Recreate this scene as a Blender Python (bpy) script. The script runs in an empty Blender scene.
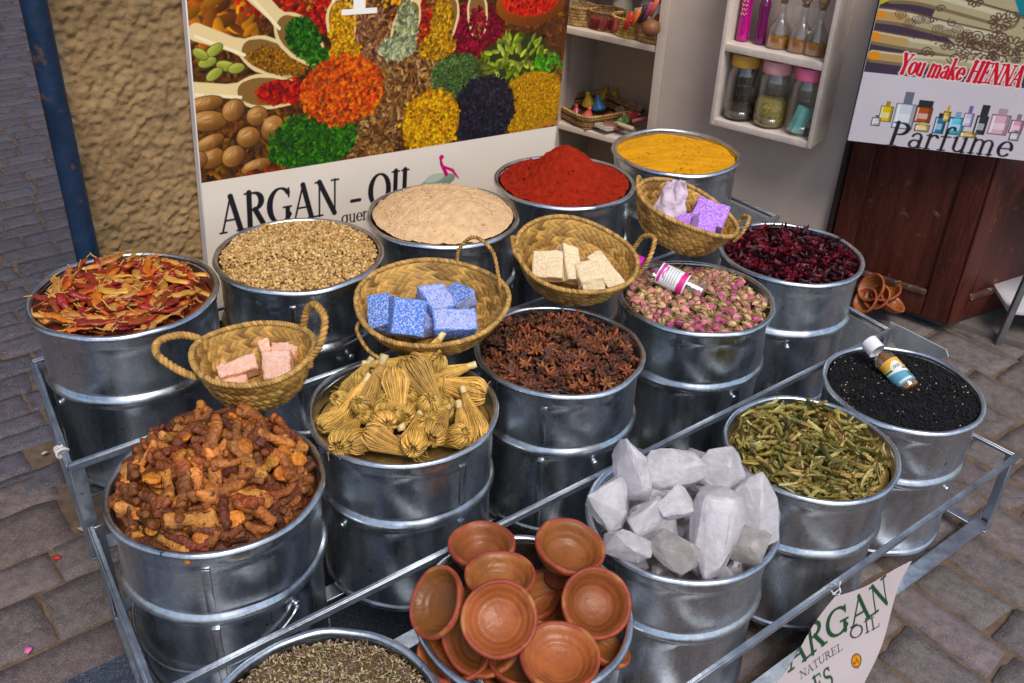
import bpy, bmesh, math, random
import numpy as np
from mathutils import Vector, Matrix, Euler
PI = math.pi
rng = np.random.default_rng(7)
random.seed(7)
COL = bpy.context.scene.collection

# ------------------------------------------------------------------ camera maths
CAM_H = 1.47
PITCH, ROLL, FOC = math.radians(31.574), math.radians(2.466), 973.04
FW = np.array([0, math.cos(PITCH), -math.sin(PITCH)])
_up = np.cross(np.array([1., 0, 0]), FW)
RT = math.cos(ROLL)*np.array([1., 0, 0]) + math.sin(ROLL)*_up
UP = -math.sin(ROLL)*np.array([1., 0, 0]) + math.cos(ROLL)*_up
EYE = np.array([0, 0, CAM_H])
def ray(x, y): return FW + RT*((x-512)/FOC) - UP*((y-341.5)/FOC)
def at(x, y, z):
    d = ray(x, y); return EYE + d*((z-CAM_H)/d[2])
def on(x, y, p0, hd):
    h = math.radians(hd); n = np.array([math.cos(h), -math.sin(h)])
    d = ray(x, y); t = (np.array(p0)[:2]@n)/(d[:2]@n); return EYE + d*t
def atd(x, y, t): return EYE + ray(x, y)*t
A51 = math.radians(51)
U = np.array([math.sin(A51), math.cos(A51), 0]); V = np.array([-math.cos(A51), math.sin(A51), 0])
def uv(u, v, z=0.0): return U*u + V*v + np.array([0, 0, z])
def hdir(hd): return np.array([math.sin(math.radians(hd)), math.cos(math.radians(hd)), 0])
Z3 = np.array([0, 0, 1.])

# ------------------------------------------------------------------ materials
def nodes(m): return m.node_tree.nodes, m.node_tree.links
def mat(name, col, rough=.6, metal=0, vary=.25, scale=12., bump=0., bscale=60., attr=False, objrand=0., spec=.5, sss=0., trans=0., ior=1.45, coat=0., rvary=.0, stretch=None, speck=None, hue=0.):
    m = bpy.data.materials.new(name); m.use_nodes = True
    N, L = nodes(m); b = N['Principled BSDF']
    tc = N.new('ShaderNodeTexCoord'); src = tc.outputs['Object']
    if stretch:
        mp = N.new('ShaderNodeMapping'); mp.inputs['Scale'].default_value = stretch; L.new(src, mp.inputs[0]); src2 = mp.outputs[0]
    else: src2 = src
    if attr:
        a = N.new('ShaderNodeAttribute'); a.attribute_name = 'Col'; cs = a.outputs['Color']
    else:
        c = N.new('ShaderNodeRGB'); c.outputs[0].default_value = (*col, 1); cs = c.outputs[0]
    no = N.new('ShaderNodeTexNoise'); no.inputs['Scale'].default_value = scale; no.inputs['Detail'].default_value = 6; no.inputs['Roughness'].default_value = .65
    L.new(src2, no.inputs['Vector'])
    hs = N.new('ShaderNodeHueSaturation'); L.new(cs, hs.inputs['Color'])
    mr = N.new('ShaderNodeMapRange'); mr.inputs['From Min'].default_value = .25; mr.inputs['From Max'].default_value = .75
    mr.inputs['To Min'].default_value = 1-vary; mr.inputs['To Max'].default_value = 1+vary
    L.new(no.outputs['Fac'], mr.inputs['Value'])
    val = mr.outputs[0]
    if objrand or hue:
        oi = N.new('ShaderNodeObjectInfo')
        m2 = N.new('ShaderNodeMapRange'); m2.inputs['To Min'].default_value = 1-objrand; m2.inputs['To Max'].default_value = 1+objrand
        L.new(oi.outputs['Random'], m2.inputs['Value'])
        mu = N.new('ShaderNodeMath'); mu.operation = 'MULTIPLY'; L.new(val, mu.inputs[0]); L.new(m2.outputs[0], mu.inputs[1]); val = mu.outputs[0]
        if hue:
            wn = N.new('ShaderNodeTexWhiteNoise'); wn.noise_dimensions = '1D'; L.new(oi.outputs['Random'], wn.inputs['W'])
            m3 = N.new('ShaderNodeMapRange'); m3.inputs['To Min'].default_value = .5-hue; m3.inputs['To Max'].default_value = .5+hue
            L.new(wn.outputs['Value'], m3.inputs['Value']); L.new(m3.outputs[0], hs.inputs['Hue'])
    L.new(val, hs.inputs['Value'])
    out = hs.outputs[0]
    if speck:   # (colour, scale, amount)
        n2 = N.new('ShaderNodeTexNoise'); n2.inputs['Scale'].default_value = speck[1]; n2.inputs['Detail'].default_value = 3
        L.new(src, n2.inputs['Vector'])
        r = N.new('ShaderNodeValToRGB'); r.color_ramp.elements[0].position = speck[2]; r.color_ramp.elements[1].position = speck[2]+.1
        L.new(n2.outputs['Fac'], r.inputs[0])
        mx = N.new('ShaderNodeMixRGB'); L.new(r.outputs[0], mx.inputs[0]); L.new(out, mx.inputs[1]); mx.inputs[2].default_value = (*speck[0], 1); out = mx.outputs[0]
    L.new(out, b.inputs['Base Color'])
    b.inputs['Roughness'].default_value = rough; b.inputs['Metallic'].default_value = metal
    b.inputs['Specular IOR Level'].default_value = spec; b.inputs['IOR'].default_value = ior
    b.inputs['Transmission Weight'].default_value = trans; b.inputs['Coat Weight'].default_value = coat
    if sss:
        b.inputs['Subsurface Weight'].default_value = sss; b.inputs['Subsurface Radius'].default_value = (1, 1, 1); b.inputs['Subsurface Scale'].default_value = .02
    if rvary:
        m4 = N.new('ShaderNodeMapRange'); m4.inputs['From Min'].default_value = .3; m4.inputs['From Max'].default_value = .7
        m4.inputs['To Min'].default_value = max(.03, rough-rvary); m4.inputs['To Max'].default_value = rough+rvary
        L.new(no.outputs['Fac'], m4.inputs['Value']); L.new(m4.outputs[0], b.inputs['Roughness'])
    if bump:
        nb = N.new('ShaderNodeTexNoise'); nb.inputs['Scale'].default_value = bscale; nb.inputs['Detail'].default_value = 5
        L.new(src2, nb.inputs['Vector'])
        bp = N.new('ShaderNodeBump'); bp.inputs['Strength'].default_value = min(1, bump); bp.inputs['Distance'].default_value = .004
        L.new(nb.outputs['Fac'], bp.inputs['Height']); L.new(bp.outputs[0], b.inputs['Normal'])
    return m

def galvanised(name, base=.60, rough=.28):
    m = bpy.data.materials.new(name); m.use_nodes = True
    N, L = nodes(m); b = N['Principled BSDF']; b.inputs['Metallic'].default_value = 1
    tc = N.new('ShaderNodeTexCoord'); oi = N.new('ShaderNodeObjectInfo')
    ad = N.new('ShaderNodeVectorMath'); ad.operation = 'ADD'
    sc = N.new('ShaderNodeVectorMath'); sc.operation = 'SCALE'; sc.inputs['Scale'].default_value = 17.
    cb = N.new('ShaderNodeCombineXYZ'); L.new(oi.outputs['Random'], cb.inputs[0]); L.new(oi.outputs['Random'], cb.inputs[1])
    L.new(cb.outputs[0], sc.inputs[0]); L.new(tc.outputs['Object'], ad.inputs[0]); L.new(sc.outputs[0], ad.inputs[1])
    mp = N.new('ShaderNodeMapping'); mp.inputs['Scale'].default_value = (14, 14, 2.2); L.new(ad.outputs[0], mp.inputs[0])
    st = N.new('ShaderNodeTexNoise'); st.inputs['Scale'].default_value = 1.; st.inputs['Detail'].default_value = 7; st.inputs['Roughness'].default_value = .6; L.new(mp.outputs[0], st.inputs['Vector'])
    vo = N.new('ShaderNodeTexVoronoi'); vo.inputs['Scale'].default_value = 190; L.new(ad.outputs[0], vo.inputs['Vector'])
    dn = N.new('ShaderNodeTexNoise'); dn.inputs['Scale'].default_value = 55; dn.inputs['Detail'].default_value = 8; dn.inputs['Roughness'].default_value = .75; L.new(ad.outputs[0], dn.inputs['Vector'])
    bl = N.new('ShaderNodeTexNoise'); bl.inputs['Scale'].default_value = 9; bl.inputs['Detail'].default_value = 5; L.new(ad.outputs[0], bl.inputs['Vector'])
    r1 = N.new('ShaderNodeValToRGB'); e = r1.color_ramp.elements
    e[0].position = .3; e[0].color = (base*.66, base*.70, base*.75, 1); e[1].position = .72; e[1].color = (base*1.16, base*1.23, base*1.30, 1)
    mxv = N.new('ShaderNodeMixRGB'); mxv.inputs[0].default_value = .22; L.new(st.outputs['Fac'], mxv.inputs[1]); L.new(vo.outputs['Color'], mxv.inputs[2])
    bw = N.new('ShaderNodeRGBToBW'); L.new(mxv.outputs[0], bw.inputs[0]); L.new(bw.outputs[0], r1.inputs[0])
    # dull dirt patches
    r2 = N.new('ShaderNodeValToRGB'); r2.color_ramp.elements[0].position = .59; r2.color_ramp.elements[1].position = .80; L.new(bl.outputs['Fac'], r2.inputs[0])
    ml = N.new('ShaderNodeMath'); ml.operation = 'MULTIPLY'; L.new(r2.outputs[0], ml.inputs[0]); L.new(dn.outputs['Fac'], ml.inputs[1])
    mx = N.new('ShaderNodeMixRGB'); L.new(ml.outputs[0], mx.inputs[0]); L.new(r1.outputs[0], mx.inputs[1]); mx.inputs[2].default_value = (.30, .285, .25, 1)
    rs = N.new('ShaderNodeTexNoise'); rs.inputs['Scale'].default_value = 70; rs.inputs['Detail'].default_value = 6; L.new(ad.outputs[0], rs.inputs['Vector'])
    r3 = N.new('ShaderNodeValToRGB'); r3.color_ramp.elements[0].position = .70; r3.color_ramp.elements[1].position = .76; L.new(rs.outputs['Fac'], r3.inputs[0])
    mx2 = N.new('ShaderNodeMixRGB'); L.new(r3.outputs[0], mx2.inputs[0]); L.new(mx.outputs[0], mx2.inputs[1]); mx2.inputs[2].default_value = (.13, .075, .04, 1); mx = mx2
    L.new(mx.outputs[0], b.inputs['Base Color'])
    mr = N.new('ShaderNodeMapRange'); mr.inputs['From Min'].default_value = .3; mr.inputs['From Max'].default_value = .7; mr.inputs['To Min'].default_value = rough-.09; mr.inputs['To Max'].default_value = rough+.13
    L.new(st.outputs['Fac'], mr.inputs['Value'])
    a2 = N.new('ShaderNodeMath'); a2.operation = 'MULTIPLY_ADD'; a2.inputs[1].default_value = .5; L.new(ml.outputs[0], a2.inputs[0]); L.new(mr.outputs[0], a2.inputs[2])
    L.new(a2.outputs[0], b.inputs['Roughness'])
    bp = N.new('ShaderNodeBump'); bp.inputs['Strength'].default_value = .35; bp.inputs['Distance'].default_value = .0012
    L.new(bl.outputs['Fac'], bp.inputs['Height'])
    bp2 = N.new('ShaderNodeBump'); bp2.inputs['Strength'].default_value = .12; bp2.inputs['Distance'].default_value = .0006
    L.new(dn.outputs['Fac'], bp2.inputs['Height']); L.new(bp.outputs[0], bp2.inputs['Normal']); L.new(bp2.outputs[0], b.inputs['Normal'])
    return m

def clear(name, tint, refl=.10, rough=.08):
    m = bpy.data.materials.new(name); m.use_nodes = True; N, L = nodes(m); N.remove(N['Principled BSDF']); out = N['Material Output']
    t = N.new('ShaderNodeBsdfTransparent'); t.inputs[0].default_value = (*tint, 1); g = N.new('ShaderNodeBsdfGlossy'); g.inputs['Roughness'].default_value = rough; g.inputs['Color'].default_value = (.9, .9, .9, 1)
    lw = N.new('ShaderNodeLayerWeight'); lw.inputs[0].default_value = .35; no = N.new('ShaderNodeTexNoise'); no.inputs['Scale'].default_value = 30
    mr = N.new('ShaderNodeMapRange'); mr.inputs['To Min'].default_value = refl*.5; mr.inputs['To Max'].default_value = .38; L.new(lw.outputs['Facing'], mr.inputs['Value'])
    bp = N.new('ShaderNodeBump'); bp.inputs['Strength'].default_value = .15; bp.inputs['Distance'].default_value = .002; L.new(no.outputs['Fac'], bp.inputs['Height']); L.new(bp.outputs[0], g.inputs['Normal'])
    mx = N.new('ShaderNodeMixShader'); L.new(mr.outputs[0], mx.inputs[0]); L.new(t.outputs[0], mx.inputs[1]); L.new(g.outputs[0], mx.inputs[2]); L.new(mx.outputs[0], out.inputs[0]); return m

def icy(name, col, clearness=.30):
    m = bpy.data.materials.new(name); m.use_nodes = True; N, L = nodes(m); N.remove(N['Principled BSDF']); out = N['Material Output']; tc = N.new('ShaderNodeTexCoord')
    n1 = N.new('ShaderNodeTexNoise'); n1.inputs['Scale'].default_value = 38; n1.inputs['Detail'].default_value = 7; n1.inputs['Roughness'].default_value = .7; L.new(tc.outputs['Object'], n1.inputs['Vector'])
    vo = N.new('ShaderNodeTexVoronoi'); vo.feature = 'DISTANCE_TO_EDGE'; vo.inputs['Scale'].default_value = 34; L.new(n1.outputs['Color'], vo.inputs['Vector']) if False else L.new(tc.outputs['Object'], vo.inputs['Vector'])
    rc = N.new('ShaderNodeValToRGB'); rc.color_ramp.elements[0].position = .0; rc.color_ramp.elements[0].color = (1, 1, 1, 1); rc.color_ramp.elements[1].position = .035; rc.color_ramp.elements[1].color = (0, 0, 0, 1); L.new(vo.outputs['Distance'], rc.inputs[0])
    cr = N.new('ShaderNodeValToRGB'); cr.color_ramp.elements[0].position = .33; cr.color_ramp.elements[0].color = (col[0]*.84, col[1]*.83, col[2]*.86, 1); cr.color_ramp.elements[1].position = .66; cr.color_ramp.elements[1].color = (*col, 1); L.new(n1.outputs['Fac'], cr.inputs[0])
    d = N.new('ShaderNodeBsdfDiffuse'); t = N.new('ShaderNodeBsdfTranslucent'); L.new(cr.outputs[0], d.inputs[0]); L.new(cr.outputs[0], t.inputs[0]); tr = N.new('ShaderNodeBsdfTransparent'); tr.inputs[0].default_value = (.93, .93, .97, 1); g = N.new('ShaderNodeBsdfGlossy'); g.inputs['Roughness'].default_value = .28
    bp = N.new('ShaderNodeBump'); bp.inputs['Strength'].default_value = .55; bp.inputs['Distance'].default_value = .004; L.new(n1.outputs['Fac'], bp.inputs['Height'])
    for q in (d, t, g): L.new(bp.outputs[0], q.inputs['Normal'])
    def mix(f, a, b):
        x = N.new('ShaderNodeMixShader'); L.new(a.outputs[0], x.inputs[1]); L.new(b.outputs[0], x.inputs[2])
        if isinstance(f, float): x.inputs[0].default_value = f
        else: L.new(f, x.inputs[0])
        return x
    mr = N.new('ShaderNodeMapRange'); mr.inputs['From Min'].default_value = .38; mr.inputs['From Max'].default_value = .62; mr.inputs['To Min'].default_value = clearness*1.6; mr.inputs['To Max'].default_value = clearness*.4; L.new(n1.outputs['Fac'], mr.inputs['Value'])
    lw = N.new('ShaderNodeFresnel'); lw.inputs[0].default_value = 1.45; L.new(bp.outputs[0], lw.inputs['Normal'])
    L.new(mix(lw.outputs[0], mix(mr.outputs[0], mix(.60, d, t), tr), g).outputs[0], out.inputs[0]); return m

# ------------------------------------------------------------------ mesh helpers
class MB:
    def __init__(s): s.v = []; s.f = []; s.c = []; s.n = 0
    def add(s, v, f, c=None):
        v = np.asarray(v, float); s.v.append(v)
        s.f += [tuple(int(i)+s.n for i in q) for q in f]
        s.c.append(np.tile(np.array(c if c is not None else (1, 1, 1), float), (len(v), 1)) if c is None or np.ndim(c) == 1 else np.asarray(c, float))
        s.n += len(v); return s
    def build(s, name, m, parent=None, smooth=True, col=False, loc=None, angle=None):
        return mesh_obj(name, np.concatenate(s.v), s.f, m, parent, smooth, np.concatenate(s.c) if col else None, loc, angle)
def make_mesh(name, v, f, m, smooth=True, c=None, angle=None):
    me = bpy.data.meshes.new(name); me.from_pydata(np.asarray(v).tolist(), [], [tuple(int(i) for i in q) for q in f])
    if m: me.materials.append(m)
    if smooth: me.polygons.foreach_set('use_smooth', [True]*len(me.polygons))
    if c is not None:
        a = me.color_attributes.new('Col', 'FLOAT_COLOR', 'POINT')
        a.data.foreach_set('color', np.hstack([c, np.ones((len(c), 1))]).astype(np.float32).ravel())
    if angle: me.set_sharp_from_angle(angle=math.radians(angle))
    me.update(); return me
def mesh_obj(name, v, f, m, parent=None, smooth=True, c=None, loc=None, angle=None):
    o = bpy.data.objects.new(name, make_mesh(name, v, f, m, smooth, c, angle)); COL.objects.link(o)
    if parent: o.parent = parent
    if loc is not None: o.location = loc
    return o
def inst(name, me, M, parent=None):
    o = bpy.data.objects.new(name, me); COL.objects.link(o); o.matrix_world = M
    if parent: o.parent = parent
    return o
def empty(name, loc, rz=0):
    o = bpy.data.objects.new(name, None); COL.objects.link(o); o.location = loc; o.rotation_euler = (0, 0, rz); o.empty_display_size = .05; return o
def tag(o, label=None, cat=None, group=None, kind=None):
    if label: o['label'] = label
    if cat: o['category'] = cat
    if group: o['group'] = group
    if kind: o['kind'] = kind
    return o
def lathe(prof, n=48, sx=1., sy=1.):
    p = np.array(prof, float); a = np.linspace(0, 2*PI, n, endpoint=False)
    v = np.stack([np.outer(p[:, 0], np.cos(a))*sx, np.outer(p[:, 0], np.sin(a))*sy, np.repeat(p[:, 1:2], n, 1)], -1).reshape(-1, 3)
    f = []
    for i in range(len(p)-1):
        for j in range(n):
            k = (j+1) % n; f.append((i*n+j, i*n+k, (i+1)*n+k, (i+1)*n+j))
    return v, f
def tube(pts, r, n=8, cap=True):
    pts = np.array(pts, float); m = len(pts); r = np.full(m, r) if np.ndim(r) == 0 else np.array(r, float)
    T = np.gradient(pts, axis=0); T /= np.linalg.norm(T, axis=1, keepdims=True)+1e-12
    ref = np.array([0, 0, 1.]) if abs(T[0][2]) < .9 else np.array([1., 0, 0])
    Nn = np.cross(T[0], ref); Nn /= np.linalg.norm(Nn); a = np.linspace(0, 2*PI, n, endpoint=False); v = []
    for i in range(m):
        Nn = Nn-T[i]*(Nn@T[i]); Nn /= np.linalg.norm(Nn)+1e-12; B = np.cross(T[i], Nn)
        v.append(pts[i]+r[i]*(np.outer(np.cos(a), Nn)+np.outer(np.sin(a), B)))
    v = np.concatenate(v); f = []
    for i in range(m-1):
        for j in range(n):
            k = (j+1) % n; f.append((i*n+j, i*n+k, (i+1)*n+k, (i+1)*n+j))
    if cap: f.append(tuple(range(n-1, -1, -1))); f.append(tuple(range((m-1)*n, m*n)))
    return v, f
def spline(P, n=40, closed=False):
    P = np.array(P, float); k = len(P); out = []
    segs = k if closed else k-1
    for i in range(segs):
        g = lambda j: P[j % k] if closed else P[min(max(j, 0), k-1)]
        a, b, c, d = g(i-1), g(i), g(i+1), g(i+2)
        for t in np.linspace(0, 1, max(2, n//segs), endpoint=False):
            out.append(.5*(2*b+(c-a)*t+(2*a-5*b+4*c-d)*t*t+(-a+3*b-3*c+d)*t**3))
    if not closed: out.append(P[-1])
    return np.array(out)
def bar(p, q, w, h, upv=Z3):
    """a box running from p to q, w wide, h high"""
    p = np.array(p, float); q = np.array(q, float); t = q-p; t /= np.linalg.norm(t)
    s = np.cross(t, upv); s /= np.linalg.norm(s); u = np.cross(s, t)
    v = [b+s*w/2*i+u*h/2*j for b in (p, q) for i, j in ((-1, -1), (1, -1), (1, 1), (-1, 1))]
    return np.array(v), [(3, 2, 1, 0), (4, 5, 6, 7), (0, 1, 5, 4), (1, 2, 6, 5), (2, 3, 7, 6), (3, 0, 4, 7)]
def cbox(c, x, y, z, ex=(1, 0, 0), ey=(0, 1, 0), ez=(0, 0, 1)):
    c = np.array(c, float); ex, ey, ez = [np.array(e, float) for e in (ex, ey, ez)]
    v = [c+ex*x/2*i+ey*y/2*j+ez*z/2*k for k in (-1, 1) for i, j in ((-1, -1), (1, -1), (1, 1), (-1, 1))]
    return np.array(v), [(3, 2, 1, 0), (4, 5, 6, 7), (0, 1, 5, 4), (1, 2, 6, 5), (2, 3, 7, 6), (3, 0, 4, 7)]
def bevel(me, w, seg=2):
    bm = bmesh.new(); bm.from_mesh(me); bmesh.ops.recalc_face_normals(bm, faces=bm.faces[:])
    bmesh.ops.bevel(bm, geom=bm.edges[:], offset=w, segments=seg, affect='EDGES', profile=.6, clamp_overlap=True)
    bm.to_mesh(me); bm.free(); me.polygons.foreach_set('use_smooth', [True]*len(me.polygons)); me.set_sharp_from_angle(angle=math.radians(40)); me.update()
def beveled(o, w, seg=2): bevel(o.data, w, seg); return o
def grid(nx, ny):
    f = []
    for j in range(ny-1):
        for i in range(nx-1): a = j*nx+i; f.append((a, a+1, a+nx+1, a+nx))
    return f
def wob(p, s, seed, oct=3):
    """cheap smooth 3-D pseudo noise, about -1..1"""
    r = np.random.default_rng(seed); p = np.asarray(p, float); o = np.zeros(len(p)); a = 1.; tot = 0
    for k in range(oct):
        for _ in range(3):
            d = r.normal(size=3); d /= np.linalg.norm(d); o += a*np.sin(p@d*s*2*PI*(1+.3*r.random())+r.random()*7); tot += a*.6
        s *= 2; a *= .55
    return o/tot
ICO = {}
def ico(sub):
    if sub not in ICO:
        bm = bmesh.new(); bmesh.ops.create_icosphere(bm, subdivisions=sub, radius=1)
        ICO[sub] = (np.array([v.co[:] for v in bm.verts]), [tuple(v.index for v in f.verts) for f in bm.faces]); bm.free()
    return ICO[sub]
def rotm(rx, ry, rz): return np.array(Euler((rx, ry, rz)).to_matrix())
def frame(zdir, spin=0., xhint=(1, 0, 0)):
    z = np.array(zdir, float); z /= np.linalg.norm(z); x = np.array(xhint, float); x = x-z*(x@z); x /= np.linalg.norm(x); y = np.cross(z, x)
    c, s = math.cos(spin), math.sin(spin); return np.stack([c*x+s*y, -s*x+c*y, z], 1)
def mw(R3, loc, s=1.):
    M = Matrix.Identity(4)
    for i in range(3):
        for j in range(3): M[i][j] = R3[i][j]*(s if np.ndim(s) == 0 else s[j])
        M[i][3] = loc[i]
    return M
def hull(pts):
    bm = bmesh.new()
    for p in pts: bm.verts.new(p)
    r = bmesh.ops.convex_hull(bm, input=bm.verts[:]); 
    bmesh.ops.delete(bm, geom=[g for g in r['geom_interior'] if isinstance(g, bmesh.types.BMVert)], context='VERTS')
    bm.verts.index_update(); v = np.array([x.co[:] for x in bm.verts]); f = [tuple(x.index for x in q.verts) for q in bm.faces]; bm.free(); return v, f
def scatter(v0, f0, R, T, S, C):
    """merge many copies of one small mesh: R (n,3,3) T (n,3) S (n,3) C (n,3)"""
    n, k = len(T), len(v0)
    v = np.einsum('nij,nkj->nki', R, v0[None]*S[:, None, :])+T[:, None, :]
    f = (np.array(f0)[None]+(np.arange(n)*k)[:, None, None]).reshape(-1, len(f0[0]))
    return v.reshape(-1, 3), f, np.repeat(C, k, 0)
def rand_rots(n, tilt=None):
    q = rng.normal(size=(n, 4)); 
    if tilt is not None:
        yaw = rng.random(n)*2*PI
        return np.array([rotm(rng.normal()*tilt, rng.normal()*tilt, a) for a in yaw])
    q /= np.linalg.norm(q, axis=1, keepdims=True); w, x, y, z = q.T
    return np.stack([1-2*(y*y+z*z), 2*(x*y-z*w), 2*(x*z+y*w), 2*(x*y+z*w), 1-2*(x*x+z*z), 2*(y*z-x*w), 2*(x*z-y*w), 2*(y*z+x*w), 1-2*(x*x+y*y)], -1).reshape(-1, 3, 3)
def darts(n, r, dmin, tries=40000):
    P = []; k = 0
    while len(P) < n and k < tries:
        k += 1; a = rng.random()*2*PI; q = r*math.sqrt(rng.random()); p = np.array([q*math.cos(a), q*math.sin(a)])
        if all((p[0]-o[0])**2+(p[1]-o[1])**2 > dmin*dmin for o in P): P.append(p)
    return np.array(P)
# ------------------------------------------------------------------ painting on printed boards (the print is a grid of coloured points)
class Canvas:
    """coordinates in metres on the board; x to the right, y up"""
    def __init__(s, x0, x1, y0, y1, res, bg):
        s.x0, s.y0, s.res = x0, y0, res; s.nx = int(round((x1-x0)/res))+1; s.ny = int(round((y1-y0)/res))+1
        s.X, s.Y = np.meshgrid(x0+np.arange(s.nx)*res, y0+np.arange(s.ny)*res); s.C = np.tile(np.array(bg, float), (s.ny, s.nx, 1))
    def win(s, xa, xb, ya, yb):
        i0 = max(0, int((xa-s.x0)/s.res)-1); i1 = min(s.nx, int((xb-s.x0)/s.res)+3); j0 = max(0, int((ya-s.y0)/s.res)-1); j1 = min(s.ny, int((yb-s.y0)/s.res)+3)
        return slice(j0, max(j0, j1)), slice(i0, max(i0, i1))
    def mixin(s, w, m, col):
        m = m[..., None]; s.C[w] = s.C[w]*(1-m)+np.asarray(col)*m
    def ell(s, cx, cy, rx, ry, ang, col, col2=None, soft=None):
        R = max(rx, ry); w = s.win(cx-R, cx+R, cy-R, cy+R); X = s.X[w]-cx; Y = s.Y[w]-cy
        if X.size == 0: return
        c, n = math.cos(ang), math.sin(ang); a = (X*c+Y*n)/rx; b = (-X*n+Y*c)/ry; d = np.sqrt(a*a+b*b)
        m = np.clip((1-d)*min(rx, ry)/(soft or s.res)+.5, 0, 1)
        if col2 is None: s.mixin(w, m, col)
        else:
            t = np.clip(.5+.45*(b*.8-a*.5), 0, 1)[..., None]; s.mixin(w, m, np.asarray(col2)*(1-t)+np.asarray(col)*t)
    def poly(s, P, col):
        P = np.array(P, float); w = s.win(P[:, 0].min(), P[:, 0].max(), P[:, 1].min(), P[:, 1].max()); X = s.X[w]; Y = s.Y[w]
        if X.size == 0: return
        ins = np.zeros(X.shape, bool); k = len(P)
        for i in range(k):
            xa, ya = P[i]; xb, yb = P[(i+1) % k]
            if ya == yb: continue
            ins ^= ((ya > Y) != (yb > Y)) & (X < (xb-xa)*(Y-ya)/(yb-ya)+xa)
        s.mixin(w, ins.astype(float), col)
    def line(s, P, wd, col):
        P = np.array(P, float); wd = np.full(len(P), wd) if np.ndim(wd) == 0 else np.array(wd, float); r = wd.max()
        w = s.win(P[:, 0].min()-r, P[:, 0].max()+r, P[:, 1].min()-r, P[:, 1].max()+r); X = s.X[w]; Y = s.Y[w]
        if X.size == 0: return
        best = np.full(X.shape, -9.)
        for i in range(len(P)-1):
            d = P[i+1]-P[i]; L = d@d+1e-18; t = np.clip(((X-P[i, 0])*d[0]+(Y-P[i, 1])*d[1])/L, 0, 1)
            D = np.hypot(X-P[i, 0]-t*d[0], Y-P[i, 1]-t*d[1]); best = np.maximum(best, (wd[i]*(1-t)+wd[i+1]*t)/2-D)
        s.mixin(w, np.clip(best/s.res+.5, 0, 1), col)
    def grains(s, cx, cy, rx, ry, ang, n, size, cols, asp=1.6, edge=.25, flatcol=None):
        """a pile of little grains printed inside an ellipse"""
        if flatcol is not None: s.ell(cx, cy, rx, ry, ang, flatcol, soft=size*1.5)
        c, q = math.cos(ang), math.sin(ang); cols = np.array(cols, float)
        for _ in range(n):
            a = rng.random()*2*PI; r = math.sqrt(rng.random())*(1+edge*rng.normal()*.5)
            x = rx*r*math.cos(a); y = ry*r*math.sin(a); k = cols[rng.integers(len(cols))]*(.30+1.15*rng.random()**1.2)
            z = size*(.7+.6*rng.random()); s.ell(cx+x*c-y*q, cy+x*q+y*c, z*.5*asp, z*.5, rng.random()*PI, np.minimum(k*1.25, .95), k*.30)
    def board(s, name, m, origin, ex, ey, parent=None, keep=None, wave=None):
        ex = np.array(ex); ey = np.array(ey); P = np.asarray(origin)[None, None]+s.X[..., None]*ex+s.Y[..., None]*ey
        if wave is not None: P = P+wave(s.X, s.Y)[..., None]*np.cross(ex, ey)
        f = grid(s.nx, s.ny)
        if keep is not None:
            k = keep(s.X, s.Y).ravel(); f = [q for q in f if k[list(q)].all()]
        return mesh_obj(name, P.reshape(-1, 3), f, m, parent, True, np.clip(s.C.reshape(-1, 3), 0, 1))

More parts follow.
